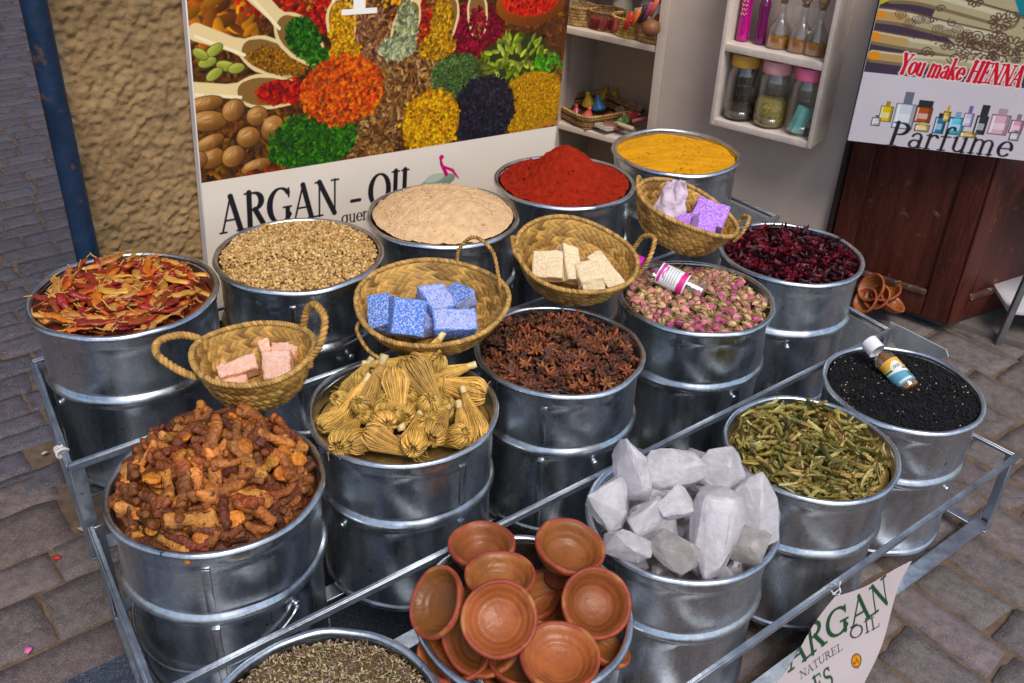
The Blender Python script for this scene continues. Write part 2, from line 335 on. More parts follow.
# a small serif alphabet: strokes in units of the capital height: ('l', x0,y0,x1,y1,width) ('a', cx,cy,rx,ry,a0,a1,thin,thick) ('s', x0,x1,y) serif bar
K, T_ = .15, .05
def A_(cx, cy, rx, ry, a0, a1, thin=.05, thick=.16): return ('a', cx, cy, rx, ry, a0, a1, thin, thick)
GL = {
 'A': (.78, [('l', .08, .02, .37, .98, T_), ('l', .37, .98, .66, .02, K), ('l', .18, .34, .56, .34, T_), ('s', .0, .2, 0), ('s', .54, .8, 0)]),
 'R': (.74, [('l', .16, 0, .16, 1, K), A_(.30, .75, .25, .225, -90, 90), ('l', .14, .97, .32, .97, T_), ('l', .14, .52, .32, .52, T_), ('l', .34, .52, .62, .04, K), ('s', .02, .3, 0), ('s', .54, .76, 0), ('s', .02, .2, 1)]),
 'G': (.80, [A_(.42, .5, .36, .48, 45, 325), ('l', .66, .04, .66, .40, K*.9), ('s', .52, .78, .42), ('l', .70, .72, .70, .95, T_)]),
 'N': (.84, [('l', .14, 0, .14, 1, T_), ('l', .14, .98, .68, .03, K), ('l', .69, 0, .69, 1, T_), ('s', .02, .26, 0), ('s', .57, .82, 1), ('s', .0, .2, 1)]),
 'O': (.84, [A_(.42, .5, .35, .48, 0, 360)]),
 'I': (.36, [('l', .18, 0, .18, 1, K), ('s', .04, .32, 0), ('s', .04, .32, 1)]),
 'L': (.64, [('l', .17, 0, .17, 1, K), ('s', .04, .32, 1), ('l', .04, .02, .56, .02, T_), ('l', .56, .02, .6, .24, T_)]),
 'H': (.86, [('l', .17, 0, .17, 1, K), ('l', .67, 0, .67, 1, K), ('l', .17, .51, .67, .51, T_), ('s', .03, .31, 0), ('s', .53, .81, 0), ('s', .03, .31, 1), ('s', .53, .81, 1)]),
 'E': (.68, [('l', .17, 0, .17, 1, K), ('l', .04, .02, .58, .02, T_), ('l', .04, .98, .56, .98, T_), ('l', .17, .52, .44, .52, T_), ('l', .58, .02, .61, .22, T_), ('l', .56, .98, .58, .8, T_), ('l', .44, .42, .44, .62, T_)]),
 'T': (.70, [('l', .35, 0, .35, 1, K), ('l', .05, .98, .65, .98, T_), ('l', .05, .98, .04, .78, T_), ('l', .65, .98, .66, .78, T_), ('s', .2, .5, 0)]),
 'U': (.80, [('l', .16, .98, .16, .34, K), ('l', .66, .98, .66, .34, T_), A_(.41, .34, .25, .32, 180, 360), ('s', .02, .3, 1), ('s', .55, .78, 1)]),
 'S': (.60, [A_(.30, .74, .20, .23, 40, 250, .06, .12), A_(.30, .27, .22, .25, -130, 90, .06, .14), ('l', .25, .53, .36, .49, .14), ('l', .48, .78, .48, .97, T_), ('l', .08, .02, .08, .24, T_)]),
 'Y': (.76, [('l', .10, .98, .38, .45, K), ('l', .66, .98, .38, .45, T_), ('l', .38, 0, .38, .5, K), ('s', .0, .24, 1), ('s', .54, .76, 1), ('s', .24, .52, 0)]),
 'P': (.68, [('l', .17, 0, .17, 1, K), A_(.30, .74, .28, .24, -90, 90), ('l', .14, .98, .32, .98, T_), ('l', .14, .5, .32, .5, T_), ('s', .03, .34, 0), ('s', .03, .2, 1)]),
 '-': (.50, [('l', .08, .36, .38, .36, .09)]),
 ' ': (.34, []),
 'o': (.56, [A_(.28, .31, .22, .3, 0, 360, .05, .13)]),
 'u': (.62, [('l', .13, .6, .13, .2, .12), A_(.29, .2, .16, .18, 180, 330, .06, .1), ('l', .46, .6, .46, 0, .12), ('s', .02, .14, .6), ('s', .36, .48, .6), ('s', .46, .56, .0)]),
 'm': (.94, [('l', .13, 0, .13, .62, .12), A_(.29, .40, .16, .2, 0, 150, .05, .1), ('l', .45, 0, .45, .42, .12), A_(.61, .40, .16, .2, 0, 150, .05, .1), ('l', .77, 0, .77, .42, .12), ('s', .03, .23, 0), ('s', .35, .55, 0), ('s', .67, .87, 0)]),
 'a': (.56, [A_(.27, .43, .16, .18, 0, 160, .06, .09), ('l', .43, .44, .43, .04, .12), A_(.25, .17, .17, .16, 0, 360, .05, .1), ('s', .42, .54, .02)]),
 'k': (.62, [('l', .13, 0, .13, 1, .12), ('l', .15, .28, .44, .6, T_), ('l', .26, .38, .50, .02, .13), ('s', .03, .23, 0), ('s', .4, .6, 0), ('s', .34, .54, .6), ('s', .02, .14, 1)]),
 'e': (.54, [A_(.28, .31, .21, .3, 0, 315, .05, .13), ('l', .08, .33, .48, .33, .05)]),
 'r': (.46, [('l', .13, 0, .13, .62, .12), A_(.30, .40, .17, .2, 60, 160, .06, .1), ('l', .36, .56, .41, .52, .11), ('s', .03, .25, 0), ('s', .02, .13, .6)]),
 'f': (.42, [('l', .17, 0, .17, .8, .12), A_(.33, .8, .16, .19, 60, 180, .06, .1), ('l', .03, .58, .36, .58, T_), ('l', .38, .95, .42, .9, .1), ('s', .05, .31, 0)]),
 'q': (.60, [A_(.27, .31, .21, .3, 0, 360, .05, .12), ('l', .46, .6, .46, -.35, .12), ('s', .34, .58, -.35)]),
 's': (.44, [A_(.21, .45, .13, .15, 40, 250, .05, .08), A_(.21, .16, .15, .16, -130, 90, .05, .09)]),
}
def text(cv, word, x, y, h, col, slant=0., wide=1., grow=0., gap=0., ex=(1, 0), ey=(0, 1)):
    ex = np.array(ex, float); ey = np.array(ey, float)
    def tr(px, py): q = np.array([x, y])+ex*((px*wide+slant*py)*h)+ey*(py*h); return q
    cur = 0.
    for ch in word:
        adv, st = GL[ch]
        for s in st:
            if s[0] == 'l': cv.line([tr(cur+s[1], s[2]), tr(cur+s[3], s[4])], s[5]*h*.92+grow, col)
            elif s[0] == 's': cv.line([tr(cur+s[1], s[3]+(.02 if s[3] < .5 else -.02)), tr(cur+s[2], s[3]+(.02 if s[3] < .5 else -.02))], .045*h+grow, col)
            else:
                _, cx, cy, rx, ry, a0, a1, tn, tk = s; aa = np.radians(np.linspace(a0, a1, 26))
                cv.line([tr(cur+cx+rx*math.cos(a), cy+ry*math.sin(a)) for a in aa], [(tn+(tk-tn)*abs(math.cos(a))**1.3)*h+grow for a in aa], col)
        cur += adv+gap
    return cur*wide*h
def textw(word, h, wide=1., gap=0.): return sum(GL[c][0]+gap for c in word)*wide*h
SUN_E, EXPOSURE = 2.4, 0.40
# ------------------------------------------------------------------ world, sun, camera
scene = bpy.context.scene
w = bpy.data.worlds.new('World'); scene.world = w; w.use_nodes = True
SUN_EL, SUN_AZ = math.radians(54), math.radians(158)     # azimuth measured from +Y towards +X: the light comes from behind the camera
sk = w.node_tree.nodes.new('ShaderNodeTexSky'); sk.sky_type = 'NISHITA'; sk.sun_disc = False; sk.sun_elevation = SUN_EL; sk.sun_rotation = SUN_AZ
sk.dust_density = 1.2; sk.ozone_density = 1.0
bg = w.node_tree.nodes['Background']; bg.inputs[1].default_value = .125; w.node_tree.links.new(sk.outputs[0], bg.inputs[0])
sl = bpy.data.lights.new('sun', 'SUN'); sl.energy = SUN_E; sl.angle = math.radians(28); sl.color = (1, .93, .82)
so = bpy.data.objects.new('sun', sl); COL.objects.link(so)
sd = Vector((math.sin(SUN_AZ)*math.cos(SUN_EL), math.cos(SUN_AZ)*math.cos(SUN_EL), math.sin(SUN_EL)))
so.rotation_euler = sd.to_track_quat('Z', 'Y').to_euler(); so.location = sd*20
cd = bpy.data.cameras.new('camera'); cam = bpy.data.objects.new('camera', cd); COL.objects.link(cam); scene.camera = cam
cd.sensor_width = 36; cd.lens = FOC*36/1024; cd.clip_end = 500; cd.clip_start = .02
cam.matrix_world = mw(np.stack([RT, UP, -FW], 1), EYE)
scene.view_settings.view_transform = 'Standard'; scene.view_settings.look = 'None'; scene.view_settings.exposure = EXPOSURE; scene.view_settings.gamma = 1

# ------------------------------------------------------------------ ground
M_earth = mat('sandy_ground', (.120, .080, .054), .95, vary=.5, scale=30, bump=.6, bscale=180)
M_stone = mat('paving_stone', (.2, .18, .18), .8, attr=True, vary=.45, scale=45, bump=.55, bscale=300, speck=((.22, .19, .185), 330, .58), spec=.35, rvary=.15)
M_granite = mat('granite', (.035, .045, .07), .55, vary=.5, scale=120, bump=.2, bscale=200, speck=((.2, .22, .27), 500, .58))
g = 150
tag(mesh_obj('ground', [(-g, -g, -.0062), (g, -g, -.0062), (g, g, -.0062), (-g, g, -.0062)], [(0, 1, 2, 3)], M_earth, smooth=False), kind='structure')
def stones(mb, u0, u1, v0, v1, lng, wid, along_u, gap, skip=None, tint=(.185, .165, .165)):
    a0, a1, b0, b1 = (u0, u1, v0, v1) if along_u else (v0, v1, u0, u1)
    b = b0
    nx, ny = 9, 7
    while b < b1:
        wd = wid*(.8+.4*rng.random()); a = a0-rng.random()*lng
        while a < a1:
            ln = lng*(.6+.8*rng.random()); cu, cv = ((a+ln/2, b+wd/2) if along_u else (b+wd/2, a+ln/2))
            if not (skip and skip(cu, cv)):
                hx, hy = (ln-gap*(.6+.9*rng.random()))/2, (wd-gap*(.6+.9*rng.random()))/2
                X, Y = np.meshgrid(np.r_[-1, np.linspace(-.975, .975, nx-2), 1], np.r_[-1, np.linspace(-.96, .96, ny-2), 1])
                e = np.maximum(np.abs(X), np.abs(Y)); sk_ = rng.normal(size=4)*.035
                xx = X*hx*(1+sk_[0]*Y)+rng.normal(size=X.shape)*.0014; yy = Y*hy*(1+sk_[1]*X)+rng.normal(size=X.shape)*.0014
                r2 = np.clip((np.abs(X)**6+np.abs(Y)**6), 0, 2); zz = -.0012*r2-.014*(e > .99)+rng.normal(size=X.shape)*.0011+rng.normal()*.0016
                zz += (rng.normal()*.0012*X+rng.normal()*.0012*Y)
                if not along_u: xx, yy = yy, xx
                P = uv(0, 0)[None]+U[None]*(cu+xx.ravel()[:, None])+V[None]*(cv+yy.ravel()[:, None])+Z3[None]*zz.ravel()[:, None]
                k = np.array(tint)*(.84+.30*rng.random())*(1+rng.normal(size=3)*.022)
                f = grid(nx, ny)
                if not along_u: f = [q[::-1] for q in f]
                mb.add(P, f, k)
            a += ln
        b += wd
slab_v = at(90, 668, 0)@V
in_slab = lambda u, v: (v < slab_v+.02 and v > slab_v-.62 and u < .75 and u > -.9)
mb = MB()
lane = lambda u, v: in_slab(u, v) or (u > .30 and v < 2.15)
stones(mb, -5.5, 2.6, 1.95, 9.5, .150, .088, True, .005, lane, (.075, .066, .086))  # far lane stones darker and bluer: some lane shade is put into the tint
stones(mb, -5.5, .30, -1.6, 1.95, .215, .135, True, .005, lane, (.122, .092, .089))
stones(mb, .30, 5.2, -2.2, 3.4, .21, .125, False, .011, lambda u, v: in_slab(u, v) or v > 1.55 and u < 2.1, (.128, .103, .098))
tag(mb.build('paving', M_stone, None, True, True), kind='structure')
# dark granite kerb slab set in the paving
mb = MB()
for k in range(2):
    mb.add(*cbox(uv(-.9+.82*k+.41, slab_v-.3, -.012), .815, .59, .03, U, V))
tag(beveled(mb.build('granite_slabs', M_granite), .004), kind='structure')

# unseen house wall across the lane, added to shade the far paving
qa, qb = at(0, 0, 0), at(0, 560, 0); dl = (qa-qb)/np.linalg.norm(qa-qb); nl = np.array([-dl[1], dl[0], 0]); hc_ = (qa+qb)/2+nl*1.15
M_house = mat('ochre_render', (.30, .19, .11), .9, vary=.3, scale=4, bump=.5, bscale=60)
tag(mesh_obj('alley_shade_house', *cbox(hc_+dl*1.5+Z3*2.6, 7.5, .6, 5.3, dl, nl), M_house, smooth=False), 'unseen ochre house wall added to shade the lane, left of the pillar', 'house')
# ------------------------------------------------------------------ stucco pillar and pipe
def vnoise(nx, ny, cell, seed):
    r = np.random.default_rng(seed); gx, gy = int(nx/cell)+4, int(ny/cell)+4; G = r.random((gy, gx))
    x = np.arange(nx)/cell; y = np.arange(ny)/cell; xi = x.astype(int); yi = y.astype(int); fx = x-xi; fy = y-yi; fx = fx*fx*(3-2*fx); fy = fy*fy*(3-2*fy)
    a = G[np.ix_(yi, xi)]; b = G[np.ix_(yi, xi+1)]; c = G[np.ix_(yi+1, xi)]; d = G[np.ix_(yi+1, xi+1)]
    return (a*(1-fx)+b*fx)*(1-fy[:, None])+(c*(1-fx)+d*fx)*fy[:, None]
M_stucco = mat('stucco', (.27, .19, .10), .9, vary=.3, scale=25, bump=.5, bscale=300, attr=True)
PV = 1.845; corner = on(90, 250, uv(.5, PV), 51); cu = corner@U
st = .0038; R_ = .05; L1 = .72; L2 = .5; SIDE_H = -14.     # heading of the alley side of the pillar
turn = math.radians(180+SIDE_H-51); LA = R_*turn; n_u = int((L1+LA+L2)/st); n_z = int(1.9/st)
s_ = np.arange(n_u)*st; zz = np.arange(n_z)*st; px_ = np.zeros((n_u, 3)); nn = np.zeros((n_u, 3)); hd_ = 180+SIDE_H; cur = np.zeros(3)
for i, t in enumerate(s_):      # down the alley side, round the corner, along the front
    hd_ = 180+SIDE_H-math.degrees(np.clip((t-L2)/R_, 0, turn)); nn[i] = hdir(hd_+90); px_[i] = cur; cur = cur+hdir(hd_)*st
k_ = int((L2+LA)/st)+2; px_ += (corner*np.array([1, 1, 0])+U*R_*.72)-px_[k_]; px_ += V*(PV-px_[k_]@V)
h = .55*np.clip((vnoise(n_u, n_z, 2.5, 1)-.36)*2.7, 0, 1)+.40*np.clip((vnoise(n_u, n_z, 1.5, 2)-.35)*2.4, 0, 1)+.16*vnoise(n_u, n_z, 1.1, 4)+.30*vnoise(n_u, n_z, 9, 3)
amp = .0082*np.clip(.3+np.abs(s_-L2-.03)/.10, 0, 1)      # the corner is rubbed smoother
D = (h-.6)*amp[None]
P = px_[None]+nn[None]*D[..., None]+zz[:, None, None]*Z3
worn = np.clip(1-np.abs(s_-L2-.06)/.035, 0, 1)[None]*(vnoise(n_u, n_z, 9, 8) > .68)*(vnoise(n_u, n_z, 3, 9) > .4)
c = np.array((.235, .146, .064))[None, None]*(.8+.35*vnoise(n_u, n_z, 40, 5))[..., None]; c = c*(1-worn[..., None]*.75)+np.array((.5, .47, .42))*worn[..., None]*.75
pil = empty('stucco_pillar', uv(cu+.4, PV+.2)); tag(pil, 'rough brown stucco pillar behind the spice poster', 'pillar')
def par(o, p):
    o.parent = p; o.matrix_parent_inverse = p.matrix_basis.inverted(); return o
par(mesh_obj('stucco_render', P.reshape(-1, 3), grid(n_u, n_z), M_stucco, None, True, c.reshape(-1, 3)), pil)
M_plain = mat('plain_render', (.26, .19, .115), .9, vary=.3, scale=20, bump=.5, bscale=200)
par(mesh_obj('core', *cbox(uv((cu+.32+1.52)/2, PV+.19, 1.25), 1.2-cu, .34, 2.5, U, V), M_plain, smooth=False), pil)
M_pipe = mat('blue_paint', (.003, .018, .050), .45, vary=.4, scale=18, bump=.25, bscale=90, speck=((.10, .045, .02), 34, .63), rvary=.15)
pc = on(86.5, 250, uv(.40, 1.80), 51)
o = mesh_obj('drain_pipe', *tube([(pc[0], pc[1], z) for z in np.linspace(0, 2.4, 24)], .0215, 20), M_pipe)
tag(o, 'blue painted drain pipe beside the stucco pillar', 'pipe')

# ------------------------------------------------------------------ the spice poster
M_print = mat('print', (1, 1, 1), .42, vary=.05, scale=6, attr=True, spec=.4)
M_print.node_tree.nodes['Hue/Saturation/Value'].inputs['Saturation'].default_value = 1.12
M_white = mat('white_board', (.62, .58, .56), .55, vary=.12, scale=10, bump=.1, bscale=80)
PB = uv(.75, 1.82); rot = math.radians(3.2); hx = U
BX = hx*math.cos(rot)-Z3*math.sin(rot); BY = Z3*math.cos(rot)+hx*math.sin(rot); BO = on(207, 255, PB, 51)
def pb(x, y):
    r = on(x, y, PB, 51)-BO; return np.array([r@BX, r@BY])
xr = pb(556, 128)[0]; ypic = pb(205, 182)[1]
cv = Canvas(0, xr, -.16, .62, .0014, (.07, .028, .012))
def pe(x, y, rx, ry):   # photo centre and half sizes -> board ellipse
    a = pb(x, y); return a[0], a[1], abs(pb(x+rx, y-.157*rx)[0]-a[0]), abs(pb(x, y+ry)[1]-a[1])
def pile(x, y, rx, ry, n, size, cols, asp=1.6, edge=.2, fc=None, ang=0.): a, b, c, d = pe(x, y, rx, ry); cv.grains(a, b, c, d, ang, n, size, cols, asp, edge, fc)
for y0 in (-40, 0, 40, 80, 120, 160):     # the brown litter between the piles
    for x0 in range(195, 570, 40): pile(x0, y0, 34, 30, 110, .008, [(.16, .05, .015), (.10, .03, .012), (.22, .09, .02), (.05, .02, .01)], 2.4, .3)
RED = [(.45, .01, .008), (.62, .03, .01), (.3, .005, .01)]; ORG = [(.75, .09, .01), (.85, .16, .02), (.6, .05, .01)]; GRN = [(.02, .10, .01), (.05, .2, .02), (.01, .06, .008)]
YEL = [(.75, .33, .015), (.62, .24, .01), (.8, .42, .03)]; BRN = [(.2, .085, .03), (.33, .16, .06), (.12, .045, .02), (.42, .25, .11)]; BLK = [(.012, .011, .02), (.03, .028, .05), (.005, .005, .01)]
MUS = [(.55, .27, .02), (.66, .36, .04), (.4, .17, .01)]; POD = [(.28, .36, .05), (.36, .42, .08), (.2, .28, .03)]; CRM = (.70, .55, .30); PUR = [(.25, .005, .02), (.4, .02, .04), (.12, .004, .02)]
pile(222, 14, 34, 26, 189, 0.0198, [(.45, .13, .02), (.55, .22, .05), (.3, .07, .01)], 2.6)
pile(300, -10, 60, 26, 420, 0.0092, RED, 1.2); pile(360, -20, 60, 30, 420, 0.0106, YEL, 1.5)
pile(425, 25, 40, 30, 462, 0.0066, BRN, 2.2); pile(470, 40, 34, 36, 693, 0.0066, PUR, 1.05, fc=(.1, .004, .01)); pile(415, 22, 22, 22, 336, 0.0059, RED, 1.1)
pile(395, 80, 42, 36, 1500, 0.0056, BRN, 2.6, fc=(.14, .06, .025)); pile(372, 128, 30, 34, 1092, 0.0056, BRN, 2.6, fc=(.14, .06, .025)); pile(330, 10, 20, 22, 315, 0.0066, RED, 1.1)
pile(372, 35, 14, 36, 546, 0.0053, [(.3, .13, .06), (.42, .22, .12), (.16, .06, .03)], 2.4)
def scoop(x0, y0, x1, y1, wd, fx, fy):
    a, b = pb(x0, y0), pb(x1, y1); d = (b-a)/np.linalg.norm(b-a); n = np.array([-d[1], d[0]])
    cv.line([a, a+(b-a)*.35, a+(b-a)*.6], [wd*.55, wd*.45, wd*.7], CRM); 
    for k, cl in ((1., CRM), (.80, (.20, .11, .04))):
        q = wd*k
        tt = np.linspace(.50 if k == 1. else .56, .97 if k == 1. else 1.0, 12); cv.line([a+(b-a)*t_ for t_ in tt], [q*(.55+.62*min(1, (t_-.5)/.16)**.7)*(1-.25*max(0, t_-.8)/.2) for t_ in tt], cl)
    cv.line([a-n*wd*.13, a+(b-a)*.5-n*wd*.2], wd*.1, (.82, .70, .46))
scoop(196, 32, 292, 64, .062, 0, 0); pile(277, 62, 27, 12, 693, 0.0040, [(.32, .13, .02), (.42, .2, .04), (.22, .08, .01)], 1.5, .25, (.3, .12, .02), -.35)
scoop(188, 90, 290, 92, .060, 0, 0); pile(282, 92, 24, 11, 315, 0.0073, RED, 1.6, .25, (.2, .01, .01), -.02); pile(318, 98, 12, 14, 126, 0.0073, RED, 1.5)
scoop(252, -8, 312, 52, .066, 0, 0); pile(303, 38, 15, 22, 546, 0.0053, GRN, 1.8, .2, (.015, .07, .01), .6); pile(320, 58, 12, 10, 168, 0.0053, GRN, 1.8)
scoop(334, -30, 343, 40, .058, 0, 0); pile(342, 26, 12, 24, 420, 0.0053, YEL, 1.6, .2, (.6, .28, .02)); pile(345, 52, 14, 12, 231, 0.0059, YEL, 1.6)
scoop(428, -30, 398, 42, .054, 0, 0); pile(406, 28, 10, 26, 315, 0.0066, [(.38, .42, .22), (.48, .5, .3), (.28, .32, .14)], 2.4, .2, (.25, .27, .12)); pile(396, 48, 16, 10, 189, 0.0066, [(.38, .42, .22), (.48, .5, .3)], 2.4)
scoop(462, -40, 440, 42, .054, 0, 0); pile(442, 22, 10, 22, 273, 0.0066, MUS, 1.6, .2, (.45, .2, .02)); pile(437, 46, 17, 14, 294, 0.0066, MUS, 1.5)
scoop(474, -40, 478, 30, .048, 0, 0); pile(477, 24, 9, 18, 147, 0.0066, PUR, 1.1, .1)
for x, y, rx, ry, an in ((214, 50, 9, 5, .5), (226, 66, 10, 5, -.3), (207, 62, 9, 5, .2), (236, 68, 8, 5, .1), (214, 74, 9, 5, .5), (200, 54, 8, 5, -.6)):
    a, b, c, d = pe(x, y, rx, ry); cv.ell(a, b, c*1.1, d*1.15, an, (.04, .02, .008)); cv.ell(a, b, c, d, an, (.46, .48, .12), (.14, .17, .02)); cv.line([(a-c*.8*math.cos(an), b-c*.8*math.sin(an)), (a+c*.8*math.cos(an), b+c*.8*math.sin(an))], .0012, (.2, .22, .04))
for x, y, rx, ry, an in ((210, 158, 17, 12, 0), (196, 160, 12, 11, 0), (205, 104, 20, 9, 0.1), (208, 121, 21, 12, -.1), (233, 110, 13, 12, .5), (257, 116, 12, 11, 0), (210, 142, 16, 8, .3), (248, 137, 13, 12, 0), (272, 128, 12, 15, -.5), (233, 156, 13, 12, .4), (256, 166, 17, 8, .2)):
    a, b, c, d = pe(x, y, rx*.88, ry*.86); cv.ell(a, b, c*1.08, d*1.1, an, (.03, .012, .006)); cv.ell(a, b, c, d, an, (.44, .21, .075), (.06, .02, .008)); cv.ell(a-c*.25, b+d*.35, c*.45, d*.3, an, (.62, .38, .18), None, d*.6); 
    for k in range(5): cv.ell(a+c*(rng.random()-.6)*.8, b+d*(rng.random()-.3)*.8, c*.4, d*.05, an+.6+rng.normal()*.3, (.30, .15, .055))
pile(293, 166, 40, 5, 84, 0.0079, [(.3, .05, .02), (.2, .03, .01)], 2)
pile(313, 141, 42, 27, 1500, 0.0056, GRN, 1.7, .12, (.02, .085, .012))
pile(343, 90, 38, 32, 1500, 0.0073, ORG, 1.4, .14, (.6, .07, .01))
pile(457, 76, 25, 22, 1092, 0.0040, [(.06, .12, .03), (.12, .19, .06), (.04, .08, .02)], 1.8, .12, (.06, .11, .03))
pile(515, 60, 36, 24, 105, .0105, POD, 2.4, .12, (.02, .03, .006)); pile(548, 66, 14, 12, 50, .009, [(.06, .3, .03), (.12, .36, .05)], 2.2)
pile(531, 103, 33, 30, 1500, 0.0041, MUS, 1.05, .1, (.38, .18, .015)); pile(483, 111, 31, 33, 1500, 0.0056, BLK, 1.3, .1, (.012, .011, .018)); pile(431, 122, 27, 30, 1008, 0.0066, YEL, 1.4, .14, (.65, .27, .01))
a, b, c, d = pe(531, 2, 34, 24); cv.ell(a, b, c, d, 0, (.30, .10, .03), (.10, .025, .008)); pile(531, -2, 27, 17, 882, 0.0066, [(.7, .02, .01), (.85, .05, .02), (.5, .01, .005)], 1.2, .05, (.5, .01, .005))
a, b, c, d = pe(546, 134, 26, 12); cv.ell(a, b, c, d, .1, (.42, .2, .06), (.2, .07, .02)); pile(548, 134, 20, 8, 273, 0.0053, [(.4, .02, .01), (.25, .01, .01)], 1.2, .05)
# a large white serif letter whose foot shows at the top edge
a = pb(360, 12); WHT = (.8, .78, .74); cv.poly([a+(-.045, -.004), a+(.04, -.004), a+(.04, .008), a+(-.045, .008)], WHT); cv.poly([a+(-.016, 0), a+(.012, 0), a+(.012, .16), a+(-.016, .16)], WHT); cv.poly([a+(-.05, .15), a+(.05, .15), a+(.05, .165), a+(-.05, .165)], WHT)
# lower white strip with the lettering
cv.poly([(-.1, -.3), (xr+.1, -.3), (xr+.1, ypic), (-.1, ypic)], (.68, .60, .52))
INK = (.012, .011, .014)
la = pb(220, 234); lb = pb(339, 212.5); dd = (lb-la)/np.linalg.norm(lb-la); hcap = abs(pb(228, 196)[1]-pb(233, 232)[1])
word = 'ARGAN - OIL'; target = np.linalg.norm(pb(418, 176)-la)*1.12
wide = np.linalg.norm(lb-la)/textw('ARGAN', hcap, 1., .02)
text(cv, 'ARGAN', *la, hcap, INK, .0, wide, .001, .02, dd, (-dd[1], dd[0])); q = pb(349, 205); text(cv, '-', *(q+(0, -.25*hcap)), hcap, INK, 0, wide, .002, 0, dd, (-dd[1], dd[0]))
q = pb(368, 208); text(cv, 'OIL', *q, hcap*.98, INK, .0, wide, .001, .02, dd, (-dd[1], dd[0]))
q = pb(341, 223); text(cv, 'quer', *(q+(-.0, -.002)), hcap*.40, INK, .0, .95, .0006, 0, dd, (-dd[1], dd[0]))
# little pot with a magenta pepper
a, b, c, d = pe(436, 180, 19, 9); cv.ell(a, b-.3*d, c, d*.8, .15, (.30, .36, .28), (.16, .2, .14)); cv.ell(a-.1*c, b+.3*d, c*.5, d*.45, .1, (.42, .46, .38))
cv.line([pb(446, 174), pb(441, 164), pb(440, 158)], [.010, .008, .006], (.45, .01, .12)); cv.line([pb(442, 166), pb(452, 170), pb(458, 178)], [.006, .008, .003], (.55, .015, .16)); cv.ell(*pb(441, 157), .007, .006, 0, (.5, .02, .15))
post = empty('spice_poster', BO+hx*.4); tag(post, 'large poster of printed spice heaps lettered ARGAN - OIL', 'poster')
nb = np.cross(BX, BY)        # towards the viewer
par(cv.board('print', M_print, BO+nb*.002, BX, BY), post)
par(beveled(mesh_obj('backing_board', *cbox(BO-nb*.010+BX*xr/2+BY*.23, xr+.004, .78+.004, .022, BX, BY, nb), M_white), .002, 1), post)

# ------------------------------------------------------------------ shop wall, shelf unit, wall cabinet
M_wall = mat('cream_wall', (.51, .42, .36), .75, vary=.10, scale=5, bump=.25, bscale=40)
M_cream = mat('cream_paint', (.56, .47, .39), .6, vary=.12, scale=9, bump=.2, bscale=50)
M_whitewood = mat('worn_white_wood', (.56, .475, .42), .6, vary=.2, scale=14, bump=.4, bscale=70, speck=((.25, .2, .17), 30, .72))
W0 = at(945, 326, .03); WH = 125; WD = hdir(WH); WN = hdir(WH-90)    # along the wall to the right, and into the wall
def w2(x, y, dep=0.): return on(x, y, W0+WN*dep, WH)
def wc(P): r = np.asarray(P)-W0; return r@WD, r@WN, P[2]
def wp(s, n, z): return W0*np.array([1, 1, 0])+WD*s+WN*n+Z3*z
sR = wc(w2(655, 60))[0]; sR2 = wc(w2(664, 60))[0]
dep = .30; q = on(594.5, 60, W0+WN*dep, WH); sL = wc(q)[0]
ZTS = wc(w2(612, 37))[2]; ZMS = wc(w2(598, 134))[2]
def wbox(s0, s1, n0, n1, z0, z1): return cbox(wp((s0+s1)/2, (n0+n1)/2, (z0+z1)/2), s1-s0, n1-n0, z1-z0, WD, WN)
shelf = empty('shelf_unit', wp((sL+sR)/2, .15, 0)); tag(shelf, 'cream recessed shelf unit holding baskets beside the spice poster', 'shelf')
M_unit = mat('cream_board', (.48, .375, .275), .65, vary=.12, scale=7, bump=.15, bscale=60)
par(beveled(mesh_obj('back_panel', *wbox(sL, sR, dep, dep+.018, 0, 1.5), M_unit), .001, 1), shelf)
for a, b in ((sL-.02, sL), (sR, sR2)): par(beveled(mesh_obj('side_panel', *wbox(a, b, -.004, dep+.016, 0, 1.502), M_cream), .002), shelf)
for z in (ZMS-.34, ZMS, ZTS, ZTS+.34): par(beveled(mesh_obj('shelf_board', *wbox(sL+.001, sR-.001, .002, dep-.001, z-.02, z), M_cream), .002), shelf)
sE = wc(w2(829, 222))[0]    # where the white wall meets the door frame
mb = MB(); mb.add(*wbox(sR2+.001, sE, 0, .25, -.03, 2.5)); 
tag(mb.build('shop_wall', M_wall, smooth=False), 'pale cream shop wall behind the wall cabinet', 'wall')
mb = MB(); mb.add(*wbox(sL-.6, sL-.021, 0, .25, -.03, 2.5)); mb.add(*wbox(sL-.021, sR2+.001, .02, .34, 1.505, 2.5))
tag(mb.build('lintel_wall', M_wall, smooth=False), 'cream wall framing the recessed shelf unit', 'wall')
# side return from pillar back to that wall
p0 = uv(1.50, PV+.22); p1 = wp(sL-.05, .1, 0)
tag(mesh_obj('side_wall', *bar(p0+Z3*1.25, p1+Z3*1.25, .12, 2.5), M_wall, smooth=False), 'short cream wall between the pillar and the shelves', 'wall')
